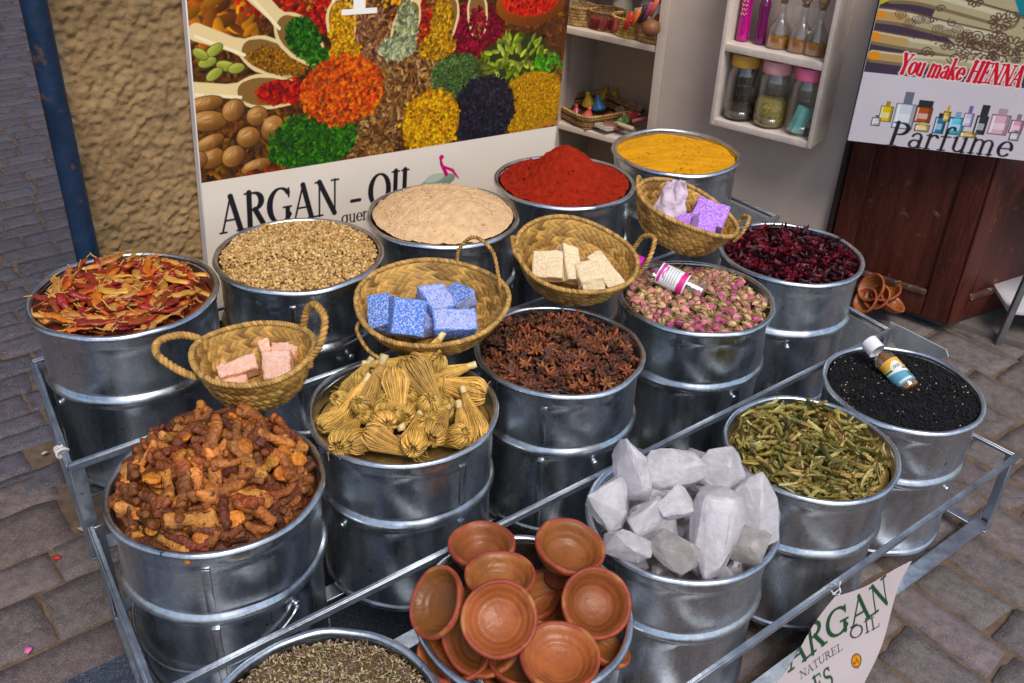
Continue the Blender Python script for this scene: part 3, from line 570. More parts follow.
# wall cabinet
CD = .13
cL, _, cz0 = wc(on(709, 124, W0-WN*CD, WH)); cR = wc(on(809, 155, W0-WN*CD, WH))[0]; czm = wc(on(722, 43, W0-WN*CD, WH))[2]; cz1 = czm+.33
cab = empty('wall_cabinet', wp((cL+cR)/2, -CD/2, cz0)); tag(cab, 'white open wall cabinet holding jars and bottles', 'cabinet')
f = .013
for a, b in ((cL, cL+f), (cR-f, cR)): par(beveled(mesh_obj('side_panel', *wbox(a, b, -CD, 0, cz0, cz1), M_whitewood), .003), cab)
for z0_, z1_ in ((cz0-.002, cz0+.018), (czm-.022, czm), (cz1-.02, cz1+.002)): par(beveled(mesh_obj('shelf_board', *wbox(cL+.004, cR-.004, -CD+.003, -.001, z0_, z1_), M_whitewood), .003), cab)
par(mesh_obj('back_panel', *wbox(cL+f, cR-f, -.008, -.001, cz0+.018, cz1-.02), mat('cabinet_back', (.78, .66, .56), .7, vary=.15, scale=8)), cab)
# ------------------------------------------------------------------ bottles and jars in the cabinet
M_glass = clear('clear_glass', (.985, .985, .975), .14, .05)
M_pet = clear('clear_plastic', (.985, .98, .975), .12, .10)
M_oil = mat('amber_oil', (.62, .27, .02), .1, vary=.05, trans=.6, ior=1.3)
M_herb = mat('dried_herb', (.26, .21, .05), .85, vary=.6, scale=120, bump=.8, bscale=150)
M_twig = mat('dark_twig', (.035, .022, .015), .8, vary=.5, scale=60, bump=.5)
M_cork = mat('cork', (.32, .19, .09), .85, vary=.3, scale=60, bump=.3)
M_mint = mat('mint_plastic', (.22, .62, .55), .4, vary=.08)
JC = [mat('ochre_lid', (.55, .29, .04), .5, vary=.1), mat('pale_pink_lid', (.70, .32, .33), .5, vary=.1), mat('pink_lid', (.82, .16, .30), .45, vary=.1)]
span = cR-cL-2*f; jr = min(span/3/2*.97, CD*.44); zb = cz0+.019
JL = ['large clear jar with an ochre lid and dark twigs', 'large clear jar with a pale pink lid, half full of green herbs', 'large clear jar with a bright pink lid and a mint block inside']
jh = (czm-.024-zb)*.97
for k in range(3):
    pos = wp(cL+f+span*(k+.5)/3, -CD*.53, zb); e = empty('storage_jar', pos); tag(e, JL[k], 'jar', 'jars in the wall cabinet')
    H_ = jh*.86; pr = [(0, .002), (jr*.80, .002), (jr*.95, .012), (jr, .03)]
    for z in np.linspace(.03, H_*.80, 40): pr.append((jr*(1+.018*max(0, math.sin((z-.05)/(H_*.15)*2*PI))*(z > .25*H_)*(z < .72*H_)), z))
    pr += [(jr*.95, H_*.88), (jr*.80, H_*.95), (jr*.78, H_)]
    inn = [(max(0, r-.002), z+.002 if i < 3 else z) for i, (r, z) in enumerate(pr)][::-1]
    mesh_obj('jar_body', *lathe(pr+inn, 40), M_pet, e)
    lr = jr*.90; lp = [(0, H_+.001+.026), (lr*.93, H_+.027), (lr, H_+.021), (lr, H_-.006), (lr*.97, H_-.008), (lr*.9, H_-.008), (lr*.9, H_+.001), (0, H_+.001)]
    v, fc = lathe(lp[::-1], 60); a = np.arctan2(v[:, 1], v[:, 0]); rr = np.hypot(v[:, 0], v[:, 1]); v[:, :2] *= (1+.012*np.sin(a*30)*(rr > lr*.96))[:, None]
    mesh_obj('lid', v, fc, JC[k], e, angle=50)
    if k == 1:
        v, fc = lathe([(0, .006), (jr*.9, .006), (jr*.955, .03), (jr*.955, H_*.42), (jr*.6, H_*.5), (0, H_*.47)], 40); v = v+np.stack([wob(v, 40, 3)*.0025, wob(v, 40, 4)*.0025, wob(v, 30, 5)*.006], 1)*.6
        mesh_obj('herbs', v, fc, M_herb, e)
    elif k == 0:
        mb = MB(); v, fc = lathe([(0, .006), (jr*.9, .006), (jr*.9, .03), (jr*.5, .05), (0, .045)], 30); mb.add(v*(1+wob(v, 40, 6)*.04)[:, None], fc)
        for i in range(16):
            t = rng.random()*2*PI; r0 = jr*.4*rng.random(); r1 = jr*.85*rng.random(); p = [(r0*math.cos(t), r0*math.sin(t), .03), (r1*math.cos(t+.4), r1*math.sin(t+.4), .09+.1*rng.random()), (r1*1.05*math.cos(t+.6), r1*1.05*math.sin(t+.6), .13+.06*rng.random())]
            mb.add(*tube(spline(p, 8), np.linspace(.0022, .0009, len(spline(p, 8))), 5))
        mb.build('twigs', M_twig, e)
    else:
        beveled(mesh_obj('mint_block', *cbox((-.008, -.018, .045), .04, .03, .075, rotm(.1, .25, .3)[:, 0], rotm(.1, .25, .3)[:, 1], rotm(.1, .25, .3)[:, 2]), M_mint, e), .003)
M_mag = mat('magenta_bottle', (.42, .004, .20), .15, vary=.05, coat=.5); M_plum = mat('plum_bottle', (.13, .004, .075), .12, vary=.05, coat=.5); M_pinkcap = mat('pink_cap', (.75, .28, .42), .35, vary=.05)
M_lett = mat('pink_print', (.9, .35, .35), .5, vary=0)
def cabx(x): return wc(on(x, 40, W0-WN*CD*.55, WH))[0]
bh = .20
for x, m, capm, lb_, hh in ((741, M_mag, M_mag, 'magenta plastic bottle with pink squiggle on the cabinet shelf', .21), (759, M_plum, M_pinkcap, 'dark plum spray bottle with a pink cap on the cabinet shelf', .165)):
    e = empty('lotion_bottle', wp(cabx(x), -CD*.5, czm)); tag(e, lb_, 'bottle', 'bottles in the wall cabinet')
    r = .019 if m is M_mag else .017
    mesh_obj('bottle_body', *lathe([(0, .001), (r*.9, .001), (r, .008), (r*.93, hh*.3), (r*.82, hh*.45), (r*.97, hh*.6), (r, hh*.68), (r*.8, hh*.76), (r*.42, hh*.80), (r*.42, hh*.84)], 28), m, e)
    mesh_obj('cap', *lathe([(r*.45, hh*.82), (r*.62, hh*.82), (r*.62, hh*.97), (r*.5, hh), (0, hh)], 24), capm, e)
    if m is M_mag:
        t0 = wp(0, 0, 0)-wp(0, 1, 0); mb = MB(); a0 = math.atan2(-WN[1], -WN[0])
        for k in range(4): 
            ph = np.linspace(0, 1, 14); mb.add(*tube([(r*1.0*math.cos(a0+.5-1.0*p), r*1.0*math.sin(a0+.5-1.0*p), hh*(.38+.06*k)+.004*math.sin(p*14+k)) for p in ph], .0009, 5))
        mb.build('squiggle', M_lett, e)
OL = ['glass oil carafe with a cork, leftmost of three on the cabinet shelf', 'glass oil carafe with a cork, between two carafes like it', 'glass oil carafe with a cork, nearest the cabinet side']
for k, x in enumerate((777, 799, 819)):
    e = empty('oil_carafe', wp(cabx(x)-(.008 if k == 2 else 0), -CD*.5, czm)); tag(e, OL[k], 'carafe', 'bottles in the wall cabinet')
    r = .033; pr = [(0, .001), (r*.9, .001), (r, .006), (r, .04), (r*.92, .06), (r*.5, .08), (r*.36, .092), (r*.33, .13), (r*.42, .134), (r*.42, .140)]
    pr += [(max(0, a-.0022), b+(.003 if i < 2 else 0)) for i, (a, b) in list(enumerate(pr))[::-1]]
    mesh_obj('carafe_body', *lathe(pr, 32), M_glass, e)
    mesh_obj('oil', *lathe([(0, .0045), (r*.86, .0045), (r*.91, .008), (r*.91, .034), (0, .034)], 32), M_oil, e)
    mesh_obj('stopper', *lathe([(0, .125), (r*.30, .125), (r*.30, .138), (r*.44, .142), (r*.46, .152), (r*.3, .162), (0, .164)], 20), M_cork, e)
    p = spline([(r*.33, 0, .13), (r*.95, 0, .125), (r*1.05, 0, .10), (r*.8, 0, .068)], 20); R3 = rotm(0, 0, math.atan2(WD[1], WD[0])+PI)
    mesh_obj('handle', *tube(p@R3.T, .003, 8), M_glass, e)

# ------------------------------------------------------------------ door, frame, henna sign
M_door = mat('dark_red_wood', (.070, .0130, .0068), .5, vary=.6, scale=6, bump=.5, bscale=40, stretch=(6, 6, .8), speck=((.15, .085, .06), 26, .655), rvary=.15)
M_doorframe = mat('dark_frame_wood', (.022, .010, .008), .6, vary=.5, scale=6, bump=.5, bscale=40, stretch=(6, 6, .8), speck=((.22, .17, .14), 22, .70))
M_jamb = mat('white_jamb', (.55, .50, .53), .6, vary=.15, scale=8, bump=.3, bscale=40)
sF = wc(w2(852, 140))[0]
tag(beveled(mesh_obj('door_frame', *wbox(sE+.002, sF, -.02, .08, 0, 2.3), M_doorframe), .003), 'worn dark wooden door frame beside the white wall', 'door frame')
def door(p0, hd, L, z0, label, panel):
    d = hdir(hd); n = hdir(hd-90); e = empty('wooden_door', p0*np.array([1, 1, 0])+d*L/2); tag(e, label, 'door')
    def db(a, b, n0, n1, z0_, z1_): return cbox(p0*np.array([1, 1, 0])+d*(a+b)/2+n*(n0+n1)/2+Z3*(z0_+z1_)/2, b-a, n1-n0, z1_-z0_, d, n)
    par(beveled(mesh_obj('door_leaf', *db(0, L, .012, .05, z0, 2.2), M_door), .003), e)
    for a, b in ((.002, .07), (L-.075, L-.002)): par(beveled(mesh_obj('stile', *db(a, b, 0, .011, z0+.001, 2.199), M_door), .004), e)
    for a, b in ((z0+.002, z0+.07), (1.0, 1.09)): par(beveled(mesh_obj('door_rail', *db(.072, L-.077, .001, .0115, a, b), M_door), .004), e)
    par(beveled(mesh_obj('moulding', *db(.073, L-.078, -.006, .0105, z0+.072, z0+.090), mat('scuffed_wood', (.075, .032, .02), .7, vary=.6, scale=18, bump=.6, bscale=50, speck=((.28, .2, .15), 40, .58))), .004), e)
    return e
Lc = 0-sF-.004
door(wp(sF+.004, 0, 0), WH, Lc, .035, 'dark red wooden door leaf under the henna sign', True)
e = door(W0+WD*.005, 59, .75, .03, 'dark wooden door leaf turned away behind the metal stool', True)
tag(beveled(mesh_obj('door_step', *cbox(wp(-.35, .31, .005), 1.6, .5, .04, WD, WN), mat('step_stone', (.10, .085, .075), .85, vary=.4, scale=20, bump=.5)), .006), kind='structure')
HH = 102; HP = np.array([*(W0[:2]), 0])-hdir(HH-90)*.05; HO = on(848, 140, HP, HH); HX = hdir(HH)
q = on(1021, 160, HP, HH)-HO; ha = math.atan2(q[2], q@HX); HBX = HX*math.cos(ha)+Z3*math.sin(ha); HBY = np.cross(HBX, hdir(HH-90))*-1
if HBY[2] < 0: HBY = -HBY
def ph(x, y):
    r = on(x, y, HP, HH)-HO; return np.array([r@HBX, r@HBY])
hc = Canvas(0, .62, 0, .62, .0016, (.50, .46, .50))
yb = ph(866, 70)[1]-.005
hc.poly([(0, yb), (.7, yb), (.7, .7), (0, .7)], (.045, .028, .05))
def hl(P, wd, c): hc.line(spline([ph(*p) for p in P], 30), wd, c)
# a decorated hand lying across a dark ground
SK = (.36, .31, .19); SKD = (.17, .125, .07)
hc.poly([ph(*p) for p in ((960, -40), (1060, -60), (1060, 80), (985, 66), (950, 40), (930, 20))], SK)
for P, wd in (([(872, 36), (905, 42), (950, 50), (1000, 62)], .030), ([(872, 55), (905, 59), (950, 62), (1000, 70)], .026), ([(876, 14), (905, 18), (945, 28), (1000, 40)], .033), ([(893, -6), (920, -4), (960, 6), (1010, 20)], .036)):
    hl(P, wd*1.16, (.10, .065, .04)); hl([(x, y+2) for x, y in P], wd, SKD); hl([(x, y-.5) for x, y in P], wd*.84, SK); hl([(x, y-3.5) for x, y in P], wd*.34, (.50, .45, .33)); hl(P[:2], wd*.62, (.42, .27, .12))
    a = ph(*P[0]); hc.ell(a[0]+.006, a[1], .016, .011, .1, (.62, .26, .07))
hc.poly([ph(*p) for p in ((872, -30), (905, -30), (890, 0), (872, 8))], (.45, .38, .05))
hc.poly([ph(*p) for p in ((1005, -30), (1050, -30), (1050, 22), (1020, 16))], (.01, .17, .22))
HN = (.075, .04, .03)
for k in range(13):
    cx, cy = 900+k*9.5, 14+k*3.2+5*math.sin(k*1.7); t = np.linspace(0, 4.6*PI, 30)[::1]
    hc.line([ph(cx+(.8+.42*a)*math.cos(a+k), cy+(.6+.30*a)*math.sin(a+k)) for a in t], .0022, HN)
for cx, cy, R in ((985, 52, 14), (1012, 46, 12), (966, 40, 10), (1000, 22, 11), (975, 0, 8)):
    for j in range(9):
        a = j*2*PI/9; hc.line(spline([ph(cx+R*.4*math.cos(a), cy+R*.33*math.sin(a)), ph(cx+R*math.cos(a+.2), cy+R*.8*math.sin(a+.2)), ph(cx+R*.95*math.cos(a+.55), cy+R*.76*math.sin(a+.55)), ph(cx+R*.4*math.cos(a+.7), cy+R*.33*math.sin(a+.7))], 12), .0034, HN)
    hc.line([ph(cx+R*.3*math.cos(a), cy+R*.25*math.sin(a)) for a in np.linspace(0, 2*PI, 16)], .0024, HN)
for k in range(46):
    cx, cy = 925+rng.random()*110, -6+rng.random()*66
    if cy < 8+(cx-925)*.02: continue
    R0 = 3+3.5*rng.random(); t = np.linspace(0, (2.2+2*rng.random())*PI, 22); s0 = rng.random()*6
    hc.line([ph(cx+R0*(.2+.1*a)*math.cos(a+s0), cy+.8*R0*(.2+.1*a)*math.sin(a+s0)) for a in t], .0030, HN)
for k in range(26): hc.ell(*ph(905+k*4.4, 33+k*1.3+2*math.sin(k)), .0026, .0026, 0, HN)
# lettering
hA = ph(897, 72); hB = ph(1019, 86); d = (hB-hA)/np.linalg.norm(hB-hA); hcp = .052
w1 = 'You make HENNA'; wd1 = np.linalg.norm(hB-hA)/textw(w1, hcp, 1., 0.)
for gr, c in ((.0075, (.66, .60, .58)), (.002, (.50, .012, .03))): text(hc, w1, *(hA+(.0, -.002)), hcp, c, .14, wd1, gr, 0, d, (-d[1], d[0]))
# little perfume bottles
def pbot(x, y, w_, h_, body, cap, capw=.4, caph=.35, ro=False):
    a = ph(x, y); px1 = np.linalg.norm(ph(x+1, y)-a); ww, hh = w_*px1, h_*px1; x0, y0 = a
    hc.poly([(x0-ww/2-.0018, y0-.0018), (x0+ww/2+.0018, y0-.0018), (x0+ww/2+.0018, y0+hh+.0018), (x0-ww/2-.0018, y0+hh+.0018)], tuple(np.array(body)*.35))
    if ro: hc.ell(x0, y0+hh/2, ww/2, hh/2, 0, tuple(np.minimum(np.array(body)*1.3+.05, .9)), tuple(np.array(body)*.5))
    else: hc.poly([(x0-ww/2, y0), (x0+ww/2, y0), (x0+ww/2, y0+hh), (x0-ww/2, y0+hh)], body)
    hc.poly([(x0+ww*.28, y0), (x0+ww*.5, y0), (x0+ww*.5, y0+hh), (x0+ww*.28, y0+hh)], tuple(np.array(body)*.55)); hc.poly([(x0-ww*.42, y0+hh*.06), (x0-ww*.32, y0+hh*.06), (x0-ww*.32, y0+hh*.94), (x0-ww*.42, y0+hh*.94)], tuple(np.array(body)*.4+.5)); hc.line([(x0-ww*.5, y0+hh), (x0-ww*.5, y0), (x0+ww*.5, y0), (x0+ww*.5, y0+hh), (x0-ww*.5, y0+hh)], .0018, (.04, .04, .06))
    hc.poly([(x0-ww*.3, y0+hh*.25), (x0+ww*.3, y0+hh*.25), (x0+ww*.3, y0+hh*.6), (x0-ww*.3, y0+hh*.6)], tuple(np.array(body)*.6+.3))
    hc.poly([(x0-ww*capw/2, y0+hh), (x0+ww*capw/2, y0+hh), (x0+ww*capw/2, y0+hh*(1+caph)), (x0-ww*capw/2, y0+hh*(1+caph))], cap)
pbot(884, 121, 12, 16, (.62, .45, .06), (.3, .2, .02)); pbot(875, 125, 8, 8, (.5, .5, .5), (.1, .1, .1), ro=True); pbot(901, 128, 20, 26, (.50, .53, .58), (.12, .13, .16), .45, .5); pbot(921, 122, 16, 16, (.34, .08, .02), (.02, .02, .02), .9, .5); pbot(921, 131, 14, 7, (.60, .45, .18), (.5, .4, .1), ro=True)
pbot(937, 133, 10, 17, (.02, .17, .32), (.02, .02, .03), .6, .3); pbot(945, 121, 6, 10, (.55, .36, .05), (.5, .3, .03), .5, .7); pbot(953, 134, 15, 18, (.12, .42, .58), (.2, .3, .4), .4, .35, True); pbot(966, 126, 9, 14, (.45, .42, .55), (.2, .1, .3), .4, .6); pbot(978, 134, 11, 20, (.025, .025, .035), (.02, .02, .02), .7, .6); pbot(967, 137, 16, 5, (.5, .35, .08), (.4, .3, .1), ro=True)
pbot(996, 134, 19, 21, (.58, .36, .42), (.35, .25, .3), .5, .35); pbot(1014, 133, 12, 14, (.60, .30, .40), (.2, .15, .18), .4, .5); pbot(1013, 140, 9, 8, (.45, .45, .5), (.1, .1, .1), ro=True)
hA = ph(886, 145); hB = ph(1010, 157); d = (hB-hA)/np.linalg.norm(hB-hA); hcp = .066
wd1 = np.linalg.norm(hB-hA)/textw('Parfume', hcp, 1., .03); text(hc, 'Parfume', *hA, hcp, INK, .1, wd1, .001, .03, d, (-d[1], d[0]))
sg = empty('henna_sign', HO+HX*.3); tag(sg, 'sign lettered You make HENNA and Parfume over the dark door', 'sign')
hn = -hdir(HH-90)
par(hc.board('print', M_print, HO+hn*.002, HBX, HBY), sg)
par(mesh_obj('backing_board', *cbox(HO-hn*.004+HBX*.31+HBY*.31, .622, .622, .010, HBX, HBY, hn), M_white, smooth=False), sg)

# ------------------------------------------------------------------ metal stool at the right edge
M_steel = mat('grey_painted_steel', (.22, .23, .25), .4, metal=.7, vary=.3, scale=20, bump=.2, bscale=80)
f1 = at(997, 345, 0); top = on(1031, 175, f1+hdir(75)*.02, 100)
e = empty('metal_stool', f1+np.array([.18, .1, 0])); tag(e, 'grey metal stool with a low shelf beside the dark door', 'stool')
ex, ey = hdir(96), hdir(6)
for a, b in ((0, 0), (.36, 0), (.36, .3), (0, .3)):
    p = f1+ex*a+ey*b; sgn = 1 if a == 0 else -1
    par(beveled(mesh_obj('leg', *bar(p, p+ex*.035*sgn+Z3*.46, .018, .018, ex), M_steel), .003), e)
par(beveled(mesh_obj('low_shelf', *cbox(f1+ex*.18+ey*.15+Z3*.115, .36, .31, .014, ex, ey), mat('pale_sheet', (.5, .47, .48), .5, vary=.15)), .003), e)
par(beveled(mesh_obj('seat', *cbox(f1+ex*.18+ey*.15+Z3*.47, .36, .36, .02, ex, ey), M_steel), .006), e)
# ------------------------------------------------------------------ tiered stand
M_zinc = galvanised('galvanised_steel', .60, .28)
M_rail = mat('grey_steel_angle', (.33, .36, .41), .38, metal=.85, vary=.3, scale=25, bump=.2, bscale=90, speck=((.12, .07, .045), 45, .70), rvary=.15)
M_sheet = mat('dull_zinc_sheet', (.50, .50, .51), .5, metal=.6, vary=.25, scale=15, bump=.2, bscale=60, speck=((.2, .15, .12), 40, .72))
stand = empty('tiered_stand', uv(1.03, 1.15)); tag(stand, 'grey steel three-tier stand holding the spice buckets', 'stand')
def angle(name, p, q, out, wd=.007, ht=.012, th=.003):
    """an L-shaped steel bar from p to q: flat flange on top, upright flange on the side 'out'"""
    p = np.array(p, float); q = np.array(q, float); t = (q-p)/np.linalg.norm(q-p); out = np.array(out, float)
    mb = MB(); m = (p+q)/2; L = np.linalg.norm(q-p)
    mb.add(*cbox(m-out*(wd/2), L, wd, th, t, out, np.cross(t, out))); mb.add(*cbox(m+out*(th/2+.0002)-Z3*(ht/2-th/2), L, th, ht, t, out, np.cross(t, out)))
    return par(beveled(mb.build(name, M_rail), .0008, 1), stand)
TI = [dict(uf=.211, ub=.249, wf=1.945, wb=1.95, v0=1.352, v1=1.695, zb=.292, zt=.478), dict(uf=.179, ub=.216, wf=1.893, wb=1.93, v0=.956, v1=1.342, zb=.182, zt=.358), dict(uf=.165, ub=.178, wf=1.860, wb=1.845, v0=.597, v1=.944, zb=.052, zt=.240)]
for k, t in enumerate(TI):
    uf, ub, wf, wb, c, d, zb, zt = (t[x] for x in ('uf', 'ub', 'wf', 'wb', 'v0', 'v1', 'zb', 'zt'))
    angle('rail', uv(uf, c, zt), uv(wf, c, zt), -V)
    if k == 0: angle('rail', uv(ub, d, zt), uv(wb, d, zt), V)
    angle('rail', uv(uf, c+.006, zt-.004), uv(ub, d, zt-.004), -U); angle('rail', uv(wf, c+.006, zt-.004), uv(wb, d, zt-.004), U)
    for vv, o, u_, w_ in ((c, 1, uf, wf), (d, -1, ub, wb), ((c+d)/2, 0, (uf+ub)/2, (wf+wb)/2)):
        par(beveled(mesh_obj('base_bar', *cbox(uv((u_+w_)/2, vv+.016*o, zb-.004-(.006 if o == 0 else 0)), w_-u_-.012, .032, .005, U, V), M_rail), .0008, 1), stand)
    for f_, b_, s in ((uf, ub, 1), (wf, wb, -1)):
        par(beveled(mesh_obj('base_bar', *bar(uv(f_+s*.012, c, zb-.016), uv(b_+s*.012, d, zb-.016), .024, .005), M_rail), .0008, 1), stand)
        for uu, vv, r in ((f_, c, 1), (b_, d, -1)):
            bot = zb-.012; zc = (zt-.006+bot)/2; hh = zt-.006-bot; mb = MB()
            mb.add(*cbox(uv(uu+s*.011, vv+r*.0015, zc), .022, .003, hh, U, V)); mb.add(*cbox(uv(uu+s*.0015, vv+r*.0135, zc), .003, .020, hh, U, V))
            par(beveled(mb.build('post', M_rail), .0006, 1), stand)
        if k < 2: par(mesh_obj('side_panel', *bar(uv(f_+s*.006, c+.025, (zb+zt)/2-.006), uv(b_+s*.006, d-.02, (zb+zt)/2-.006), .002, zt-zb-.02), M_sheet if s < 0 else M_rail, smooth=False), stand)
for uu in (.50, 1.55):      # legs set well back under the tiers
    for vv, h_ in ((1.56, .27), (1.16, .16)): par(beveled(mesh_obj('leg', *cbox(uv(uu, vv, h_/2), .035, .035, h_, U, V), M_rail), .002), stand)
for uu in (.30, 1.70):      # short feet set back under the front tier
    par(beveled(mesh_obj('foot', *cbox(uv(uu, .70, .018), .04, .04, .05, U, V), M_rail), .003), stand)
# perforated plate sticking out past the middle tier
g0 = on(896, 332, uv(1.90, .95), 141); 
mb = MB(); gp = [on(x, y, uv(1.905, .95), 141) for x, y in ((890, 322), (905, 329), (946, 350), (948, 357), (936, 360), (900, 351), (892, 342))]
n0 = len(gp); vv = np.array(gp+[p+U*.004 for p in gp]); ff = [tuple(range(n0)), tuple(range(2*n0-1, n0-1, -1))]+[(i, i+n0, (i+1) % n0+n0, (i+1) % n0) for i in range(n0)]
par(mesh_obj('gusset_plate', vv, ff, M_sheet, smooth=False), stand)
# string wound round the left corner
M_string = mat('white_string', (.55, .5, .47), .9, vary=.3, scale=200)
mb = MB(); ct = uv(TI[0]['uf']+.003, 1.40, .474)
for k in range(4): mb.add(*tube(spline([ct+V*(.005*k)+np.array([  .007*math.cos(a)+.002*rng.normal(), .003*rng.normal(), .008*math.sin(a)-.004])@np.stack([U, V, Z3]) for a in np.linspace(0, 2*PI, 7)[:-1]], 20, True), .0022, 5))
tag(mb.build('string_knot', M_string), 'bit of white string wound round the stand corner on the left', 'string')

# ------------------------------------------------------------------ buckets
ORDER = ['chili', 'cori', 'beige', 'red', 'yel', 'root', 'khel', 'star', 'rose', 'hib', 'seed', 'clay', 'alum', 'leaf', 'nig']
XY = dict(zip(ORDER, [(-.6815, 1.4805), (-.4125, 1.6592), (-.155, 1.8673), (.1036, 2.0809), (.3845, 2.3023), (-.4319, 1.1166), (-.1765, 1.3268), (.0889, 1.5338), (.3747, 1.7611), (.6195, 1.9864), (-.2194, .8031), (.0345, 1.0119), (.294, 1.2377), (.5587, 1.4409), (.797, 1.6528)]))
RIM = [.6296, .5195, .3886]; BH = .33
BL = ['galvanised bucket filled with orange dried chilies', 'galvanised bucket filled with tan coriander seeds', 'galvanised bucket heaped with pale beige powder', 'galvanised bucket heaped with red powder', 'galvanised bucket filled with yellow powder',
      'galvanised bucket with hanging wire handle, heaped with brown roots', 'galvanised bucket of straw yellow flower bundles', 'galvanised bucket filled with brown star anise', 'galvanised bucket filled with pink rose buds', 'galvanised bucket filled with dark crimson hibiscus petals',
      'galvanised bucket of mixed dry herb flakes cut by the photo bottom', 'galvanised bucket piled with small clay bowls', 'galvanised bucket piled with white crystals', 'galvanised bucket filled with dry green leaves', 'galvanised bucket of black seeds with a small bottle']
M_rim = galvanised('rolled_rim', .66, .30)
SEG = 112
def bucket_meshes(seed):
    def dent(v, a=.0022): 
        w_ = wob(v, 3.0, seed)*a+wob(v, 8, seed+1)*a*.5; rr = np.hypot(v[:, 0], v[:, 1])+1e-9; k = (1+w_/rr*(rr > .1)); v[:, :2] *= k[:, None]; return v
    pr = [(0, .002), (.140, .002), (.146, 0), (.1495, .004), (.1495, .012), (.1465, .016)]+[(.1465+.0005*t, .016+(.178-.016)*t) for t in np.linspace(.1, 1, 8)]
    pr += [(.1485, .182)]+[(.1490+.0062*math.sin(PI*t), .183+.024*t) for t in np.linspace(0, 1, 9)]+[(.1485, .208)]+[(.1485+.0012*t, .210+.085*t) for t in np.linspace(.05, 1, 7)]
    pr += [(.1515, .299), (.1525, .304), (.1525, .312), (.1530, .318), (.1490, .320), (.1475, .310), (.1465, .20), (.1465, .12), (0, .12)]
    v, f = lathe(pr, SEG); body = make_mesh('drum', dent(v), f, M_zinc, True, None, 35)
    a = np.linspace(0, 2*PI, 11)[:-1]; rp = [(.1545+.0056*math.cos(t), .3244+.0056*math.sin(t)) for t in a]; rp.append(rp[0])
    v, f = lathe(rp, SEG); ang = np.arctan2(v[:, 1], v[:, 0]); v[:, 2] += .0009*np.sin(ang*3+seed)+.0006*np.sin(ang*7+2*seed)
    rim = make_mesh('rim', dent(v, .0022), f, M_rim)
    mb = MB(); mb.add(*cbox((.1481, 0, .098), .003, .012, .155)); mb.add(*cbox((.1502, 0, .253), .003, .012, .082)); seam = make_mesh('seam', np.concatenate(mb.v), mb.f, M_zinc); bevel(seam, .0012)
    v, f = ico(2); rv = make_mesh('rivet', v*np.array([.0035, .006, .006])+np.array([.1495, 0, .165]), f, M_rim)
    return body, rim, seam, rv
BM = [bucket_meshes(s) for s in (3, 11, 23, 37, 41, 59, 67)]
hp = np.linspace(0, PI, 40)
hv, hf = tube([(.1535*math.cos(t), .1535*math.sin(t), .165-.085*math.sin(t)**.8) for t in hp], .0024, 7)
bail = make_mesh('bail_handle', hv, hf, M_rim)
BZ = {}
for i, n in enumerate(ORDER):
    row = i//5; zb = RIM[row]-BH; BZ[n] = RIM[row]; x, y = XY[n]
    e = empty('spice_bucket', (x, y, zb)); tag(e, BL[i], 'bucket', 'galvanised buckets on the tiered stand')
    body, rim, seam, rv = BM[i % 7]; rz = rng.random()*2*PI
    if n == 'root': rz = -PI/2+.15
    dr = inst('drum', body, Matrix.Rotation(rz, 4, 'Z')); dr.parent = e; o = inst('rim', rim, Matrix.Rotation(rz, 4, 'Z')); o.parent = e; o = inst('seam', seam, Matrix.Identity(4)); o.parent = dr
    ra = {'root': -.58, 'seed': .3, 'khel': .9}.get(n, rz+.7)
    for q in (0, PI): o = inst('rivet', rv, Matrix.Rotation(ra+q-rz, 4, 'Z')); o.parent = dr
    if n == 'root': o = inst('bail_handle', bail, Matrix.Rotation(ra+PI if n == 'root' else ra+PI, 4, 'Z')); o.parent = e

def heap_disc(n, r, hfun, seed, nr=40, na=120, rough=.0, rs=30, zoff=0.):
    """the surface of a heap inside bucket n; hfun(radius) is the height above the rim"""
    x, y = XY[n]; rad = np.linspace(0, 1, nr)**.8*r; a = np.linspace(0, 2*PI, na, endpoint=False)
    v = np.array([(q*math.cos(t), q*math.sin(t), hfun(q)) for q in rad[1:] for t in a]+[(0, 0, hfun(0))]); m = len(v)-1
    v[:, 2] += wob(v, rs, seed, 4)*rough
    f = [((i+1)*na+j, (i+1)*na+(j+1) % na, i*na+(j+1) % na, i*na+j) for i in range(nr-2) for j in range(na)]+[(m, j, (j+1) % na) for j in range(na)]
    return v+np.array([x, y, BZ[n]+zoff]), f
def pieces(n, name, meshes, pts, hfun, label, cat, group, scale=(.85, 1.15), tilt=.35, sink=0., layer=.0, labels=None, up=None, tang=9.):
    x, y = XY[n]; out = []
    for k, p in enumerate(pts):
        j = int(rng.integers(len(meshes))); r = math.hypot(*p); s = rng.uniform(*scale)
        sl = (hfun(r+.004)-hfun(max(0, r-.004)))/.008; th = math.atan2(p[1], p[0])
        nrm = np.array([-sl*math.cos(th), -sl*math.sin(th), 1.])+rng.normal(size=3)*tilt*.6
        R3 = (frame(nrm, rng.random()*2*PI, rng.normal(size=3)) if r < tang else frame(nrm, rng.normal()*.3, (-math.sin(th), math.cos(th), 0))) if up is None else up(p)
        o = inst(name, meshes[j], mw(R3, (x+p[0], y+p[1], BZ[n]+hfun(r)+sink+rng.random()*layer), s))
        tag(o, labels[j] if labels else label, cat, group); out.append(o)
    return out

